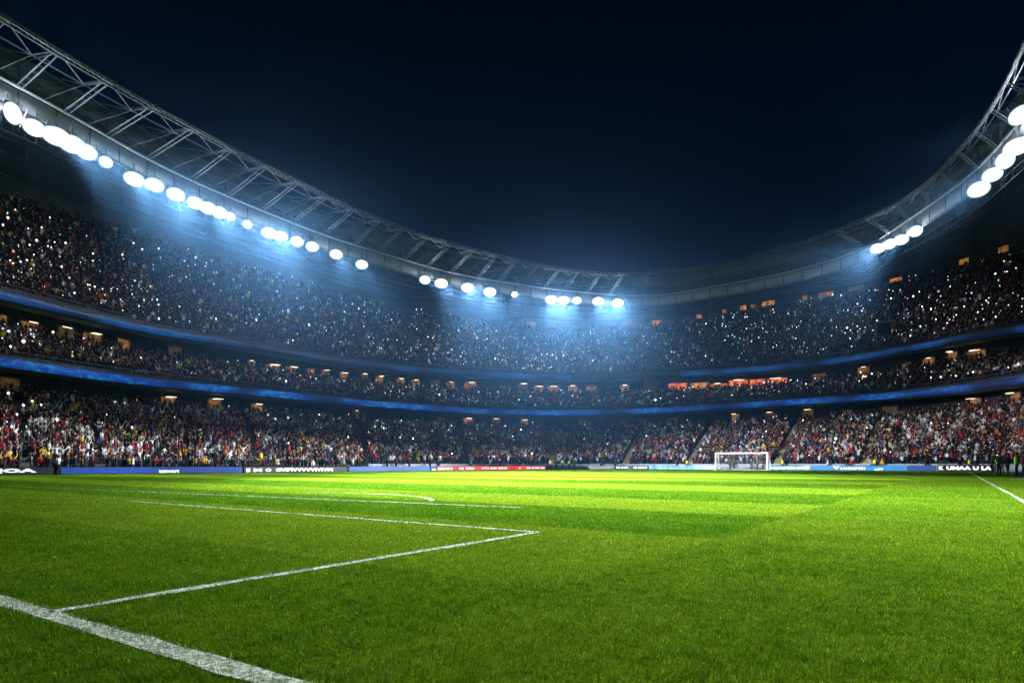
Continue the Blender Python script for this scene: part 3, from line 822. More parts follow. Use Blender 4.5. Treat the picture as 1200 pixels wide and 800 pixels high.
# facing -Y. arm poses: (elbow, hand) for right; mirrored
POSES = {
    'down': [((.27, .02, 1.12), (.26, -.10, .88)), ((-.27, .02, 1.12), (-.26, -.10, .88))],
    'clap': [((.27, -.12, 1.15), (.05, -.36, 1.30)), ((-.27, -.12, 1.15), (-.05, -.36, 1.30))],
    'up': [((.33, -.06, 1.62), (.28, -.10, 1.95)), ((-.33, -.06, 1.62), (-.28, -.10, 1.95))],
    'one': [((.31, -.10, 1.55), (.22, -.26, 1.84)), ((-.27, .02, 1.12), (-.24, -.12, .90))],
    'wide': [((.45, -.03, 1.50), (.66, -.08, 1.80)), ((-.45, -.03, 1.50), (-.62, -.08, 1.72))],
    'film': [((.26, -.2, 1.30), (.08, -.36, 1.56)), ((-.26, -.2, 1.30), (-.08, -.36, 1.56))],
}
def template(pose, lod):
    V, T, part = [], [], []
    def add(vt, p):
        b_ = len(V); V.extend(vt[0]); T.extend([(a+b_, c+b_, d+b_) for a, c, d in vt[1]]); part.extend([p]*len(vt[0]))
    n = 6 if lod else 5
    add(prism([((0, 0, .86), .17, .12), ((0, -.01, 1.12), .165, .115), ((0, 0, 1.36), .205, .12), ((0, .01, 1.48), .09, .08)], n), 0)
    add(prism([((0, 0, .0), .12, .13), ((0, 0, .45), .14, .12), ((0, 0, .88), .175, .125)], n), 3)
    add(prism([((0, -.01, 1.45), .06, .06), ((0, -.02, 1.52), .085, .10), ((0, -.02, 1.62), .09, .11), ((0, -.01, 1.70), .05, .06)], n), 1)
    add(prism([((0, .015, 1.60), .098, .112), ((0, .01, 1.68), .09, .105), ((0, .0, 1.75), .04, .05)], n), 2)
    for (e, h), sx in zip(POSES[pose], (1, -1)):
        add(limb((.19*sx, 0, 1.42), e, .062, .05, 3), 0)
        add(limb(e, h, .045, .032, 3), 0)
        hv = np.array(h); d = hv - np.array(e); d /= np.linalg.norm(d)
        add(limb(hv, hv + d*.15, .04, .05, 3), 1)
    return np.array(V), np.array(T), np.array(part)
TEMPL = {p: template(p, True) for p in POSES}

class Crowd:
    def __init__(s): s.V = []; s.T = []; s.c = []; s.n = 0
    def add(s, pose, P, yaw, sc, shirt, skin, hair, legs, tilt=None):
        tv, tt, part = TEMPL[pose]; m = len(P)
        if not m: return
        v = tv[None]*sc[:, None, None]
        cy, sy = np.cos(yaw)[:, None], np.sin(yaw)[:, None]
        W = np.stack([v[:, :, 0]*cy - v[:, :, 1]*sy, v[:, :, 0]*sy + v[:, :, 1]*cy, v[:, :, 2]], -1) + P[:, None, :]
        cc = np.stack([shirt, skin, hair, legs], 1)[:, part]
        k = len(tv)
        s.V.append(W.reshape(-1, 3)); s.c.append(cc.reshape(-1, 3))
        s.T.append((tt[None] + (np.arange(m)*k)[:, None, None] + s.n).reshape(-1, 3)); s.n += m*k
crowd = Crowd()
phones_P, phones_c, phones_s = [], [], []

def yaw_to_pitch(P):
    # facing (-Y at yaw 0) towards the middle of the pitch
    d = np.stack([-28 - P[:, 0], 42 - P[:, 1]], -1)
    return np.arctan2(d[:, 1], d[:, 0]) + PI/2 + rng.normal(0, 0.35, len(P))

def row_points(r0, r1, t, x0, x1, step):
    rf = lambda a: r0(a) + (r1(a) - r0(a))*t
    A = arc_stations(rf, x0, x1, step)
    A = A + rng.normal(0, 0.06*step, len(A))/40
    return A, rf(A)

def style(n, xcol, tier, frac):
    idx = rng.choice(len(PAL), n, p=PALW)
    # fan blocks: reds and darks gather, as they do in the photo
    nz_ = np.sin(xcol*0.021 + 1.0) + np.sin(xcol*0.047 + frac*4) + rng.normal(0, 0.8, n)
    red = (nz_ > 1.2) & (rng.random(n) < 0.5); idx[red] = rng.choice([3, 3, 3, 4, 1], red.sum())
    if tier == 'mid':  # middle and upper tiers: their shade is put in as darker clothes
        dk = rng.random(n) < 0.45; idx[dk] = rng.choice([0, 0, 1, 2, 3], dk.sum())
    if tier == 'up':
        dk = rng.random(n) < 0.62; idx[dk] = rng.choice([0, 0, 1, 1, 2, 3], dk.sum())
    return idx

near_slots = []           # nearest places, filled later with single spectators
tot = 0
for tier, r0, r1, step, occ in (('low', low0, low1, 0.54, 0.95), ('mid', mid0, mid1, 0.66, 0.92), ('up', up0, up1, 0.74, 0.90)):
    rows = NR[tier]; z0, z1 = TZ[tier]
    for i in range(-2 if tier == 'low' else 0, rows - 1):
        if i < 0:
            # people standing on the flat ground between the boards and the first step
            rf_off = 0.1 if i == -2 else 0.62
            rf = lambda a, o=rf_off: rF(a) + o
            A = arc_stations(rf, -60, 1150, 0.62); R = rf(A); z = 0.0; t = -0.02
        else:
            t = (i + 0.55)/rows
            A, R = row_points(r0, r1, t, -60, 1262, step); z = z0 + (z1-z0)*(i/(rows-1))
        n = len(A)
        X = 600 + F*np.tan(A + YAW)
        gaps = np.sin(X*0.061 + 5*t + (3 if tier == 'up' else 0)) * np.sin(X*0.023 + 9*t) + 0.5*np.sin(X*0.19 + 17*t)
        keep = rng.random(n) < occ - 0.30*np.clip(gaps - 0.35, 0, 1)
        if i < 0:
            # behind the grey wall only a sprinkling stands on the ground
            keep &= (X < 425) | (rng.random(n) < (0.16 if i == -1 else 0.04))
            keep &= ~((X > 640) & (X < 700))
        if tier == 'low':
            for (xa, xb) in AISLES:
                keep &= np.abs(X - (xa + (xb-xa)*max(t, 0))) > 4.2
            if t > 0.72: keep &= rng.random(n) < 0.75
        if tier == 'up':
            for (vx, vt) in VOMS:
                keep &= ~((np.abs(X - vx) < 9) & (abs(t - vt) < 0.075))
            if t > 0.8: keep &= rng.random(n) < 0.8
        A, R, X = A[keep], R[keep], X[keep]; n = len(A)
        P = np.stack([R*np.sin(A), R*np.cos(A), np.full(n, z)], -1)
        P[:, :2] += rng.normal(0, 0.07, (n, 2))
        sc = rng.normal(0.95, 0.055, n)
        idx = style(n, X, tier, t)
        pose = rng.choice(list(POSES), n, p=[.30, .22, .16, .14, .06, .12])
        yw = yaw_to_pitch(P)
        if tier == 'low' and i < 3:
            nr = (X > -8) & (X < 335)
            for q in np.nonzero(nr)[0]:
                near_slots.append((math.hypot(*P[q][:2]), i, P[q], yw[q], sc[q], int(idx[q]), str(pose[q]), X[q]))
            P, sc, idx, pose, yw, X, A = P[~nr], sc[~nr], idx[~nr], pose[~nr], yw[~nr], X[~nr], A[~nr]; n = len(P)
        shirt = PALC[idx]*rng.uniform(0.75, 1.2, (n, 1))
        skin = SKINS[rng.integers(0, len(SKINS), n)]; hair = HAIRS[rng.integers(0, len(HAIRS), n)]
        hat = rng.random(n) < 0.07; hair[hat] = PALC[rng.choice([4, 5, 5, 1, 9], hat.sum())]
        legs = np.array([(0.015, 0.016, 0.022), (0.02, 0.03, 0.06), (0.04, 0.04, 0.04)])[rng.integers(0, 3, n)]
        for p_ in POSES:
            s_ = pose == p_
            crowd.add(p_, P[s_], yw[s_], sc[s_], shirt[s_], skin[s_], hair[s_], legs[s_])
        tot += n
        # telephone torches and screens
        fr = {'low': 0.025 + 0.04*max(t, 0), 'mid': 0.11, 'up': 0.21 - 0.14*max(t, 0)}[tier]
        ph = rng.random(n) < fr*(0.6 + 0.8*(np.sin(X*0.013 + t*3) > -0.2))
        k = int(ph.sum())
        if k:
            tow = -P[ph].copy(); tow[:, 2] = 0; tow /= np.linalg.norm(tow, axis=1)[:, None]
            pp = P[ph] + tow*0.4; pp[:, 2] += rng.uniform(1.3, 1.95, k)
            phones_P.append(pp)
            base = np.array([(1.0, 1.0, 1.0), (0.8, 0.92, 1.0), (1.0, 0.86, 0.62), (1.0, 0.62, 0.25), (0.6, 0.8, 1.0), (1.0, 0.45, 0.5)])
            cc = base[rng.choice(6, k, p=[.36, .28, .19, .08, .06, .03])]
            phones_c.append(cc*np.exp(rng.normal(0.3, 0.8, (k, 1)))); phones_s.append(np.exp(np.minimum(rng.normal(-2.55, 0.42, k), -1.75)))
for rf_, off, z in ((rU1, 2.75, 16.35), (rR1, 3.75, 8.55)):
    A = arc_stations(lambda a, o=off: rf_(a) + o, -60, 1262, 0.62); A = A[rng.random(len(A)) < 0.55]; n = len(A)
    R = rf_(A) + off + rng.normal(0, 0.15, n)
    P = np.stack([R*np.sin(A), R*np.cos(A), np.full(n, z)], -1); sc = rng.normal(0.98, 0.06, n); yw = yaw_to_pitch(P)
    idx = rng.choice([0, 0, 1, 1, 2, 3], n); pose = rng.choice(['down', 'down', 'clap', 'film'], n)
    for p_ in POSES:
        s_ = pose == p_; k_ = int(s_.sum())
        crowd.add(p_, P[s_], yw[s_], sc[s_], PALC[idx[s_]], SKINS[rng.integers(0, 5, k_)], HAIRS[rng.integers(0, 3, k_)], np.tile(np.array((0.015, 0.016, 0.022)), (k_, 1)))
near_slots.sort(key=lambda s: s[0])
single, rest = near_slots[:290], near_slots[290:]
for s in rest:
    j = s[5]
    crowd.add(s[6], s[2][None], np.array([s[3]]), np.array([s[4]]), PALC[j][None], SKINS[rng.integers(0, 5)][None], HAIRS[rng.integers(0, 5)][None], np.array([(0.015, 0.016, 0.022)]))
V = np.concatenate(crowd.V); T = np.concatenate(crowd.T); c = np.concatenate(crowd.c)
# torches: small tetra-less boxes (thin slabs) facing the pitch
P = np.concatenate(phones_P); pc = np.concatenate(phones_c); ps = np.concatenate(phones_s); k = len(P)
octv = np.array([(1, 0, 0), (-1, 0, 0), (0, 1, 0), (0, -1, 0), (0, 0, 1.2), (0, 0, -1.2)], float)
octf = np.array([(0, 2, 4), (2, 1, 4), (1, 3, 4), (3, 0, 4), (2, 0, 5), (1, 2, 5), (3, 1, 5), (0, 3, 5)])
PV = (octv[None]*ps[:, None, None] + P[:, None]).reshape(-1, 3)
PT = (octf[None] + (np.arange(k)*6)[:, None, None]).reshape(-1, 3) + len(V)
nT = len(T)
o = mesh_np('crowd', np.concatenate([V, PV]), np.concatenate([T, PT]), [M['crowd'], M['phone']], mat_idx=np.concatenate([np.zeros(nT, int), np.ones(len(PT), int)]),
            col=np.concatenate([c, np.repeat(pc, 6, axis=0)]))
tag(o, 'dense crowd of spectators filling the tiers, many holding lit phones', 'crowd', kind='stuff')
print('crowd', tot, 'verts', len(V), 'phones', k, 'bays', nb)

# single people: skinned bodies
def mat_obj_color(name, rough=0.8):
    m, nt, b = nodes_of(name)
    oi = N(nt, 'ShaderNodeObjectInfo'); nt.links.new(oi.outputs['Color'], b.inputs['Base Color'])
    b.inputs['Roughness'].default_value = rough; b.inputs['Specular IOR Level'].default_value = 0.2
    return m
M['shirt'] = mat_obj_color('clothing')
M['haircol'] = mat_obj_color('hair_colour', 0.6)
M['vest'] = mat_obj_color('hi_vis_vest')
m, nt, b = nodes_of('skin')
oi = N(nt, 'ShaderNodeObjectInfo'); cr = N(nt, 'ShaderNodeValToRGB'); cr.color_ramp.elements[0].color = (0.20, 0.10, 0.06, 1); cr.color_ramp.elements[1].color = (0.52, 0.33, 0.24, 1)
nt.links.new(oi.outputs['Random'], cr.inputs['Fac']); nt.links.new(cr.outputs['Color'], b.inputs['Base Color']); b.inputs['Roughness'].default_value = 0.6
M['skin'] = m
M['trousers'] = plain('trousers', (0.015, 0.017, 0.024), 0.85, 0, 0.3, 5)
M['shoe'] = plain('shoe', (0.03, 0.03, 0.03), 0.5, 0, 0.2, 5)

def person_mesh(pose, stance=0.0):
    pts = {'pelvis': ((0, 0, .94), .135, .105), 'belly': ((0, -.01, 1.10), .13, .10), 'chest': ((0, 0, 1.30), .165, .115), 'collar': ((0, .01, 1.43), .10, .085),
           'neck': ((0, 0, 1.50), .052, .055), 'jaw': ((0, -.025, 1.575), .068, .078), 'skull': ((0, -.005, 1.66), .078, .092), 'crown': ((0, 0, 1.715), .055, .065),
           'nose': ((0, -.125, 1.615), .014, .014)}
    ed = [('pelvis', 'belly'), ('belly', 'chest'), ('chest', 'collar'), ('collar', 'neck'), ('neck', 'jaw'), ('jaw', 'skull'), ('skull', 'crown'), ('jaw', 'nose')]
    for (e, h), sx, nm in zip(POSES[pose], (1, -1), 'rl'):
        e = np.array(e); h = np.array(h); d = (h-e)/np.linalg.norm(h-e)
        pts['sh'+nm] = ((.185*sx, .0, 1.40), .062, .062); pts['el'+nm] = (tuple(e), .045, .045); pts['wr'+nm] = (tuple(h), .03, .03)
        pts['ha'+nm] = (tuple(h + d*.08), .042, .024); pts['fi'+nm] = (tuple(h + d*.16), .024, .014)
        th = h + d*.06 + np.array((-.045*sx, -.01, .02)); pts['th'+nm] = (tuple(th), .013, .013)
        ed += [('collar', 'sh'+nm), ('sh'+nm, 'el'+nm), ('el'+nm, 'wr'+nm), ('wr'+nm, 'ha'+nm), ('ha'+nm, 'fi'+nm), ('ha'+nm, 'th'+nm)]
        st = stance*sx
        pts['hip'+nm] = ((.09*sx, 0, .88), .088, .09); pts['kn'+nm] = ((.105*sx, -.02 - st*.6, .48), .06, .062); pts['an'+nm] = ((.11*sx, .02 - st, .09), .042, .045); pts['to'+nm] = ((.12*sx, -.13 - st, .035), .036, .03)
        ed += [('pelvis', 'hip'+nm), ('hip'+nm, 'kn'+nm), ('kn'+nm, 'an'+nm), ('an'+nm, 'to'+nm)]
    names = list(pts); ix = {n: i for i, n in enumerate(names)}
    me = bpy.data.meshes.new('person_cage'); me.from_pydata([pts[n][0] for n in names], [(ix[a], ix[b_]) for a, b_ in ed], [])
    o = bpy.data.objects.new('person_cage', me); C.objects.link(o)
    md = o.modifiers.new('skin', 'SKIN'); md.use_smooth_shade = True
    for i, n in enumerate(names):
        sv = me.skin_vertices[0].data[i]; sv.radius = (pts[n][1], pts[n][2]); sv.use_root = (n == 'pelvis')
    sb = o.modifiers.new('sub', 'SUBSURF'); sb.levels = 1; sb.render_levels = 1
    dg = bpy.context.evaluated_depsgraph_get()
    out = bpy.data.meshes.new_from_object(o.evaluated_get(dg)); out.name = 'person'
    bpy.data.objects.remove(o)
    for mm in ('shirt', 'skin', 'trousers', 'shoe'): out.materials.append(M[mm])
    hands = [np.array(pts['wr'+n][0]) for n in 'rl']
    fi = [np.array(pts['fi'+n][0]) for n in 'rl']
    for p in out.polygons:
        c_ = np.array(p.center); q = 0
        if c_[2] > 1.475 and abs(c_[0]) < .13 and abs(c_[1]) < .2: q = 1
        for a_, b_ in zip(hands, fi):
            dd = (b_-a_)/np.linalg.norm(b_-a_); t = (c_-a_) @ dd
            if t > -0.02 and np.linalg.norm(c_ - a_ - dd*t) < .1: q = 1
        if q == 0 and c_[2] < .95 and abs(c_[0]) < .22 and not (c_[2] > .80 and abs(c_[0]) > .19): q = 2
        if c_[2] < .10: q = 3
        p.material_index = q; p.use_smooth = True
    return out
PM = {p: person_mesh(p) for p in POSES}
PM['stride'] = person_mesh('down', 0.16)
def hair_mesh():
    v, t = prism([((0, .012, 1.60), .088, .105), ((0, .012, 1.66), .092, .112), ((0, .01, 1.72), .08, .095), ((0, .005, 1.765), .045, .05)], 10)
    me = bpy.data.meshes.new('hair'); me.from_pydata(v, [], t); me.materials.append(M['haircol'])
    for p in me.polygons: p.use_smooth = True
    return me
HM = hair_mesh()
def vest_mesh():
    v, t = prism([((0, 0, .90), .185, .155), ((0, -.005, 1.12), .185, .15), ((0, 0, 1.30), .215, .16), ((0, .005, 1.42), .17, .13), ((0, .01, 1.47), .10, .10)], 12)
    me = bpy.data.meshes.new('vest'); me.from_pydata(v, [], t); me.materials.append(M['vest'])
    for p in me.polygons: p.use_smooth = True
    return me
VM = vest_mesh()
def person(loc, yaw, sc, pose, colr, hair, label, group=None, vest=None):
    o = link('person', PM[pose]); o.location = loc; o.rotation_euler = (0, 0, yaw); o.scale = (sc, sc, sc); o.color = (*colr, 1)
    tag(o, label, 'person', group)
    h = link('hair', HM, o); h.color = (*hair, 1)
    if vest:
        v_ = link('vest', VM, o); v_.color = (*vest, 1)
    return o
PPH = {'down': 'with arms lowered', 'clap': 'clapping', 'up': 'with both arms raised', 'one': 'raising one arm', 'wide': 'with arms flung wide', 'film': 'filming with both hands'}
RPH = {-2: 'frontmost row', -1: 'second row', 0: 'third row', 1: 'fourth row', 2: 'fifth row', 3: 'sixth row'}
def where(x):
    return 'above the first black board' if x < 66 else 'above the royal blue board' if x < 284 else 'above the long black board'
for (d_, i, p, yw, sc, j, pose, X) in single:
    if i == -2 and rng.random() < 0.6: j = int(rng.choice([0, 0, 1, 1, 2]))
    if i >= -1 and rng.random() < 0.35: j = int(rng.choice([3, 4, 5, 6, 9, 10, 5]))
    hr = HAIRS[rng.integers(0, 5)]
    person(p, float(yw), float(sc), pose, PALC[j], hr, f'spectator in {PAL[j][0]} top {PPH[pose]}, {RPH[i]} {where(X)}', 'spectators in the front rows')

# people at the edge of the pitch
def on_ground(x, Z): Xc = (x-600)/F*Z; return (Xc*CY - Z*SY, Xc*SY + Z*CY, 0.0)
HV_Y, HV_G = (0.85, 0.62, 0.02), (0.50, 0.90, 0.05)
G = 'stewards and staff at the pitch edge'
SIDE = [(1191.5, 44, 'down', 'navy', HV_G, 'steward in bright lime vest and dark trousers at far right of pitch'),
        (1199.5, 42, 'stride', 'dark red', None, 'person in dark red jacket cut by the right edge of the photo'),
        (1171, 46, 'down', 'dark grey', None, 'person in grey coat standing just right of the black lettered end board'),
        (1181, 50, 'stride', 'black', None, 'person in black standing between the grey coat and the lime vest'),
        (1163, 62, 'down', 'green', None, 'person in dark green standing at the right end of the lettered board'),
        (645, 88, 'down', 'white', HV_Y, 'steward in yellow vest at the right end of the red board'),
        (659, 90, 'clap', 'white', HV_Y, 'steward in yellow vest beside the man in a dark coat'),
        (673, 80, 'down', 'green', None, 'person in long dark coat standing in the gap right of the red board'),
        (652, 92, 'down', 'navy', None, 'person in navy standing between the two yellow-vested stewards'),
        (667, 93, 'down', 'dark grey', HV_Y, 'steward in yellow vest half hidden behind the dark coat'),
        (1136, 78.5, 'down', 'navy', HV_Y, 'steward in yellow vest behind the black board with white letters'),
        (1168, 76, 'down', 'black', HV_G, 'person in black with lime bib behind the end of the lettered board'),
        (805, 97, 'down', 'dark grey', HV_Y, 'steward in yellow vest crouched near the ochre stairs left of the goal'),
        (917, 99, 'down', 'dark grey', HV_Y, 'steward in yellow vest at the foot of the stairs right of the goal'),
        (1025, 88, 'one', 'yellow', HV_Y, 'steward in yellow jacket at the foot of the ochre stairs near the blue board'),
        (322, 67, 'down', 'yellow', HV_Y, 'person in yellow jacket above the long black lettered board')]
for x, Z, pose, cn, vest, lab in SIDE:
    p = on_ground(x, Z)
    if Z > 60 and x not in (1163, 673):
        a = math.atan2(p[0], p[1]); R = float(rF(a)) + 0.35; p = (R*math.sin(a), R*math.cos(a), 0.0)
    person(p, math.atan2(42-p[1], -28-p[0]) + PI/2 + random.uniform(-.5, .5), 1.0, pose, dict((q[0], q[1]) for q in PAL)[cn], HAIRS[0], lab.replace(' crouched', ''), G, vest)

# ------------------------------------------------------------------ advertising boards
def board_pt(a, dr=0.0):
    return at(rBD, a, 0, dr)
def ad_material(name, stops, strength, sc=0.25, stretch=1.0):
    m, nt, b = nodes_of(name); L = nt.links.new
    tc = N(nt, 'ShaderNodeTexCoord'); nz = N(nt, 'ShaderNodeTexNoise'); nz.inputs['Scale'].default_value = sc; nz.inputs['Detail'].default_value = 3
    L(tc.outputs['Object'], nz.inputs['Vector'])
    cr = N(nt, 'ShaderNodeValToRGB'); e = cr.color_ramp.elements
    e[0].position, e[0].color = stops[0][0], (*stops[0][1], 1); e[1].position, e[1].color = stops[-1][0], (*stops[-1][1], 1)
    for p_, c_ in stops[1:-1]:
        q = e.new(p_); q.color = (*c_, 1)
    L(nz.outputs['Fac'], cr.inputs['Fac']); L(cr.outputs['Color'], b.inputs['Emission Color']); b.inputs['Emission Strength'].default_value = strength
    b.inputs['Base Color'].default_value = (0.02, 0.02, 0.025, 1); m.cycles.emission_sampling = 'NONE'
    return m
AD = {'black': ad_material('ad_black', [(.4, (.001, .003, .006)), (.6, (.003, .006, .012))], 1),
      'blue': ad_material('ad_blue', [(.38, (.006, .035, .19)), (.62, (.008, .07, .44))], 1, 0.12),
      'blue2': ad_material('ad_blue_plain', [(.4, (.012, .10, .45)), (.6, (.02, .16, .60))], 1, 0.15),
      'red': ad_material('ad_red', [(.4, (.62, .015, .02)), (.6, (.85, .06, .03))], 1, 0.2),
      'cyan': ad_material('ad_cyan', [(.40, (.02, .30, .60)), (.5, (.25, .68, .85)), (.62, (.75, .92, .95))], 1, 0.35),
      'sky': ad_material('ad_sky', [(.40, (.01, .22, .70)), (.62, (.03, .40, .85))], 1, 0.12),
      'navy': ad_material('ad_navy', [(.40, (.005, .03, .12)), (.6, (.01, .06, .22))], 1, 0.3),
      'slate': ad_material('ad_slate', [(.40, (.015, .07, .30)), (.6, (.02, .09, .36))], 1, 0.3)}
M['letters'] = glow('led_letters', (0.92, 0.95, 1.0), 1.0, (0.5, 0.5, 0.5))
M['letters_dim'] = glow('led_letters_soft', (0.80, 0.92, 1.0), 0.8, (0.5, 0.5, 0.5))

def text_mesh(s, bold=0.03):
    cu = bpy.data.curves.new('lettering', 'FONT'); cu.body = s; cu.size = 1.0; cu.offset = bold; cu.extrude = 0.01; cu.resolution_u = 2
    o = bpy.data.objects.new('lettering', cu); C.objects.link(o)
    bpy.context.view_layer.update()
    me = bpy.data.meshes.new_from_object(o.evaluated_get(bpy.context.evaluated_depsgraph_get()))
    bpy.data.objects.remove(o)
    co = np.empty(len(me.vertices)*3, np.float32); me.vertices.foreach_get('co', co); co = co.reshape(-1, 3)
    fs = [tuple(p.vertices) for p in me.polygons]; bpy.data.meshes.remove(me)
    return co, fs

def board(x0, x1, h, mat, label, texts=(), z0=0.05, group='led advertising boards along the pitch'):
    a0, a1 = phi_of(x0), phi_of(x1); am = (a0+a1)/2
    root = empty('advertising_board', tuple(board_pt(am))); tag(root, label, 'advertising board', group)
    inv = -np.array(root.location)
    n = max(4, int(abs(x1-x0)/8))
    A = np.linspace(a0, a1, n); 
    P = [board_pt(a) for a in A]
    def swept(name, prof, mat_):
        V = []
        for i, a in enumerate(A):
            t = P[min(i+1, n-1)] - P[max(i-1, 0)]; t /= np.linalg.norm(t); o_ = np.array((-t[1], t[0], 0))
            if o_ @ P[i] < 0: o_ = -o_
            for d, z in prof: V.append(P[i] + o_*d + np.array((0, 0, z)) + inv)
        k = len(prof); fs = []
        for i in range(n-1):
            for j in range(k): fs.append((i*k+j, i*k+(j+1) % k, (i+1)*k+(j+1) % k, (i+1)*k+j))
        fs.append(tuple(range(k))); fs.append(tuple((n-1)*k + j for j in range(k))[::-1])
        return mesh_np(name, V, fs, mat_, root)
    swept('screen', [(-0.03, z0), (0.02, h), (0.05, h), (0.0, z0)], mat)
    swept('housing', [(0.003, z0 - 0.055), (0.053, h + 0.02), (0.16, h + 0.02), (0.25, z0 - 0.055)], M['black'])
    for (s, tx0, tx1, hf, zf, bold) in texts:
        co, fs = text_mesh(s, bold)
        lo, hi = co.min(0), co.max(0)
        u = (co[:, 0]-lo[0])/(hi[0]-lo[0]); v = (co[:, 1]-lo[1])/(hi[1]-lo[1]); e = co[:, 2]/0.02
        V = np.zeros_like(co, dtype=float)
        for q in range(len(co)):
            a = phi_of(tx0 + (tx1-tx0)*u[q]); p = board_pt(a)
            zz = z0 + (h-z0)*(zf + hf*v[q])
            a_n = tangent_frame(rBD, a)[:, 1]
            off = -0.03 + 0.05*(zz-z0)/(h-z0) - 0.012 - 0.01*e[q]
            V[q] = p + a_n*off + np.array((0, 0, zz)) + inv
        mesh_np('lettering', V, fs, M['letters'], root)
    return root
board(-60, 63, 0.62, AD['black'], 'black led board with big white letters at the far left', [('JOA', -6, 43, .72, .1, .05)])
board(71.5, 284, 0.62, AD['blue'], 'long royal blue led board with small white script on the left', [('tumwort', 186, 210, .55, .05, .03)])
board(286, 407, 0.60, AD['black'], 'long black led board with a line of white capital letters', [('I', 288.5, 293, .62, .12, .05), ('M', 297, 307, .62, .12, .05), ('O', 311, 318, .62, .12, .05), ('GVIPIVVVVVIVIVM', 323, 390, .66, .12, .05)])
board(409, 504, 0.60, AD['blue2'], 'plain bright blue led board left of the red one', [])
board(505, 511.5, 0.58, AD['navy'], 'short dark board with a white bar beside the red board', [('I', 506, 511, .35, .15, .3)])
board(512.5, 639, 0.62, AD['red'], 'long red led board with white lettering', [('BEAM', 513, 530, .5, .2, .05), ('NI', 538, 543, .5, .2, .05), ('HEM', 546, 555.5, .5, .2, .08), ('VTI BIE EINI', 564, 594, .5, .2, .06), ('I', 608, 610, .4, .2, .03), ('BI IVIII BI', 617, 638, .5, .2, .06)])
board(690, 719, 0.55, plain('pale_board', (0.45, 0.46, 0.48), 0.6, 0, 0.1, 1.0), 'short pale grey blank board right of the gap')
board(721, 760, 0.62, AD['navy'], 'navy led board broken by white blocks of lettering', [('II NE MI BH', 722, 758, .55, .2, .12)])
board(761, 838, 0.68, AD['cyan'], 'pale cyan and white led board left of the goal', [])
board(901, 949, 0.68, AD['cyan'], 'pale cyan led board with white lettering right of the goal', [('FIIHFRINFG', 902, 948, .5, .2, .08)])
board(950, 1062, 0.68, AD['sky'], 'bright sky blue led board with white lettering right of the goal', [('V', 976, 984, .55, .3, .15), ('LAMFAIF FIN', 985, 1014, .5, .15, .08), ('LIFF', 1025, 1035, .4, .05, .05)])
board(1063, 1097, 0.68, AD['slate'], 'plain dull blue led board beside the black lettered one', [])
board(1098.5, 1166, 0.78, AD['black'], 'black led board with fat white letters at the right end', [('K', 1100, 1106, .66, .15, .07), ('UMAA', 1109, 1138, .66, .15, .07), ('U', 1140, 1147, .62, .15, .06), ('LA', 1150, 1162, .66, .15, .07)])

# ------------------------------------------------------------------ goal
gx, gy = on_ground(868.3, 90.0)[:2]
goal = empty('football_goal', (gx, gy, 0)); tag(goal, 'white football goal with net at the far end of the pitch', 'goal')
W2, GH, GD = 3.66, 2.44, 1.9
for sx in (-1, 1): MB().tube((sx*W2, 0, 0), (sx*W2, 0, GH), 0.13, 10).build('post', M['white'], goal)
MB().tube((-W2-.13, 0, GH+.06), (W2+.13, 0, GH+.06), 0.125, 10).build('crossbar', M['white'], goal)
for sx in (-1, 1):
    MB().tube((sx*(W2), 0.1, GH), (sx*W2, 1.3, GH-.05), 0.06, 6).tube((sx*W2, 1.3, GH-.05), (sx*W2, GD, 0.03), 0.06, 6).build('stanchion', M['white'], goal)
MB().tube((-W2, GD, 0.05), (W2, GD, 0.05), 0.05, 6).tube((-W2, 1.3, GH-.05), (W2, 1.3, GH-.05), 0.04, 6).build('back_bar', M['white'], goal)
mb = MB()
prof = [(0.1, GH), (1.3, GH-.07), (1.62, 1.2), (GD, 0.05)]
def prof_at(t):
    t *= 3; i = min(int(t), 2); f_ = t - i
    return (prof[i][0] + (prof[i+1][0]-prof[i][0])*f_, prof[i][1] + (prof[i+1][1]-prof[i][1])*f_)
for x in np.arange(-W2, W2+.01, 0.18):
    for (p, q) in zip(prof[:-1], prof[1:]): mb.tube((x, p[0], p[1]), (x, q[0], q[1]), 0.009, 3)
for t in np.linspace(0, 1, 22):
    y_, z_ = prof_at(t); mb.tube((-W2, y_, z_), (W2, y_, z_), 0.009, 3)
for sx in (-1, 1):
    for z_ in np.arange(0.1, GH, 0.18):
        ymax = np.interp(z_, [0.05, 1.2, GH-.07], [GD, 1.62, 1.3]); mb.tube((sx*W2, 0.1, z_), (sx*W2, ymax, z_), 0.009, 3)
    for y_ in np.arange(0.2, GD, 0.18):
        zm = GH-.05 if y_ < 1.3 else np.interp(y_, [1.3, 1.62, GD], [GH-.07, 1.2, 0.05]); mb.tube((sx*W2, y_, 0.02), (sx*W2, y_, zm), 0.009, 3)
mb.build('net', M['net'], goal)

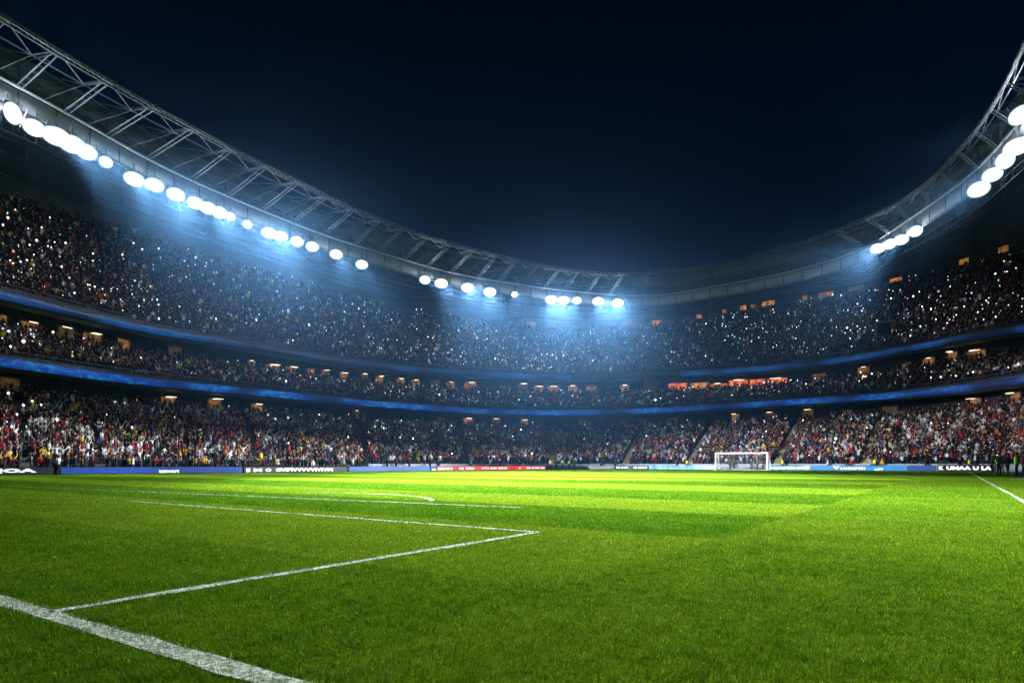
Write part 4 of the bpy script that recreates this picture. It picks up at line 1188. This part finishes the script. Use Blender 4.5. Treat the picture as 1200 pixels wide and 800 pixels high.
# ------------------------------------------------------------------ haze
m = bpy.data.materials.new('haze_air'); m.use_nodes = True; nt = m.node_tree
for n_ in list(nt.nodes):
    if n_.type != 'OUTPUT_MATERIAL': nt.nodes.remove(n_)
pvn = N(nt, 'ShaderNodeVolumePrincipled'); pvn.inputs['Color'].default_value = (0.22, 0.52, 1.0, 1); pvn.inputs['Density'].default_value = 0.00008
pvn.inputs['Density Attribute'].default_value = ''; pvn.inputs['Anisotropy'].default_value = 0.88
nt.links.new(pvn.outputs[0], nt.nodes['Material Output'].inputs['Volume'])
m.cycles.homogeneous_volume = True
x0, x1, y0, y1, z0, z1 = -720, 720, -720, 720, -1.05, 60.0
hz = mesh_np('haze', [(x, y, z) for x in (x0, x1) for y in (y0, y1) for z in (z0, z1)],
             [(0,1,3,2),(4,6,7,5),(0,4,5,1),(2,3,7,6),(0,2,6,4),(1,5,7,3)], m)
hz['kind'] = 'stuff'; hz['label'] = 'thin bluish night haze lit by the floodlights'

# ------------------------------------------------------------------ world, camera, view
sc = bpy.context.scene
w = bpy.data.worlds.new('World'); sc.world = w; w.use_nodes = True; nt = w.node_tree
bg = nt.nodes['Background']
sky = N(nt, 'ShaderNodeTexSky'); sky.sky_type = 'NISHITA'; sky.sun_disc = False; sky.sun_elevation = math.radians(-4.0); sky.sun_rotation = math.radians(150); sky.air_density = 1.0; sky.ozone_density = 4.0
# faint navy city-night glow that is strongest near the horizon, on top of the after-dusk sky
tcw = N(nt, 'ShaderNodeTexCoord'); sxw = N(nt, 'ShaderNodeSeparateXYZ'); nt.links.new(tcw.outputs['Generated'], sxw.inputs[0])
crw = N(nt, 'ShaderNodeValToRGB'); ew = crw.color_ramp.elements
ew[0].position = 0.0; ew[0].color = (0.0007, 0.008, 0.026, 1); ew[1].position = 0.75; ew[1].color = (0.0002, 0.0004, 0.0014, 1)
q_ = ew.new(0.32); q_.color = (0.0003, 0.0028, 0.0095, 1)
nt.links.new(sxw.outputs['Z'], crw.inputs['Fac'])
bg2 = N(nt, 'ShaderNodeBackground'); nt.links.new(crw.outputs['Color'], bg2.inputs['Color']); bg2.inputs['Strength'].default_value = 1.0
addw = N(nt, 'ShaderNodeAddShader'); nt.links.new(bg.outputs[0], addw.inputs[0]); nt.links.new(bg2.outputs[0], addw.inputs[1])
nt.links.new(addw.outputs[0], nt.nodes['World Output'].inputs['Surface'])
nt.links.new(sky.outputs[0], bg.inputs['Color']); bg.inputs['Strength'].default_value = 0.05

cam = bpy.data.cameras.new('camera'); co_ = bpy.data.objects.new('camera', cam); C.objects.link(co_)
cam.sensor_width = 36; cam.lens = 36*F/1200; cam.shift_y = (HY-400)/1200; cam.clip_start = 0.05; cam.clip_end = 4000
co_.location = (0, 0, EYE); co_.rotation_euler = (math.radians(90), 0, YAW)
sc.camera = co_
vs = sc.view_settings; vs.view_transform = 'Standard'; vs.look = 'None'; vs.exposure = 0.2; vs.gamma = 1; vs.use_curve_mapping = False
cy = sc.cycles
cy.use_denoising = True
try: cy.denoiser = 'OPENIMAGEDENOISE'
except Exception: pass
cy.max_bounces = 4; cy.diffuse_bounces = 2; cy.glossy_bounces = 2; cy.transmission_bounces = 2; cy.volume_bounces = 0; cy.transparent_max_bounces = 8
cy.sample_clamp_indirect = 4.0
cy.use_light_tree = True
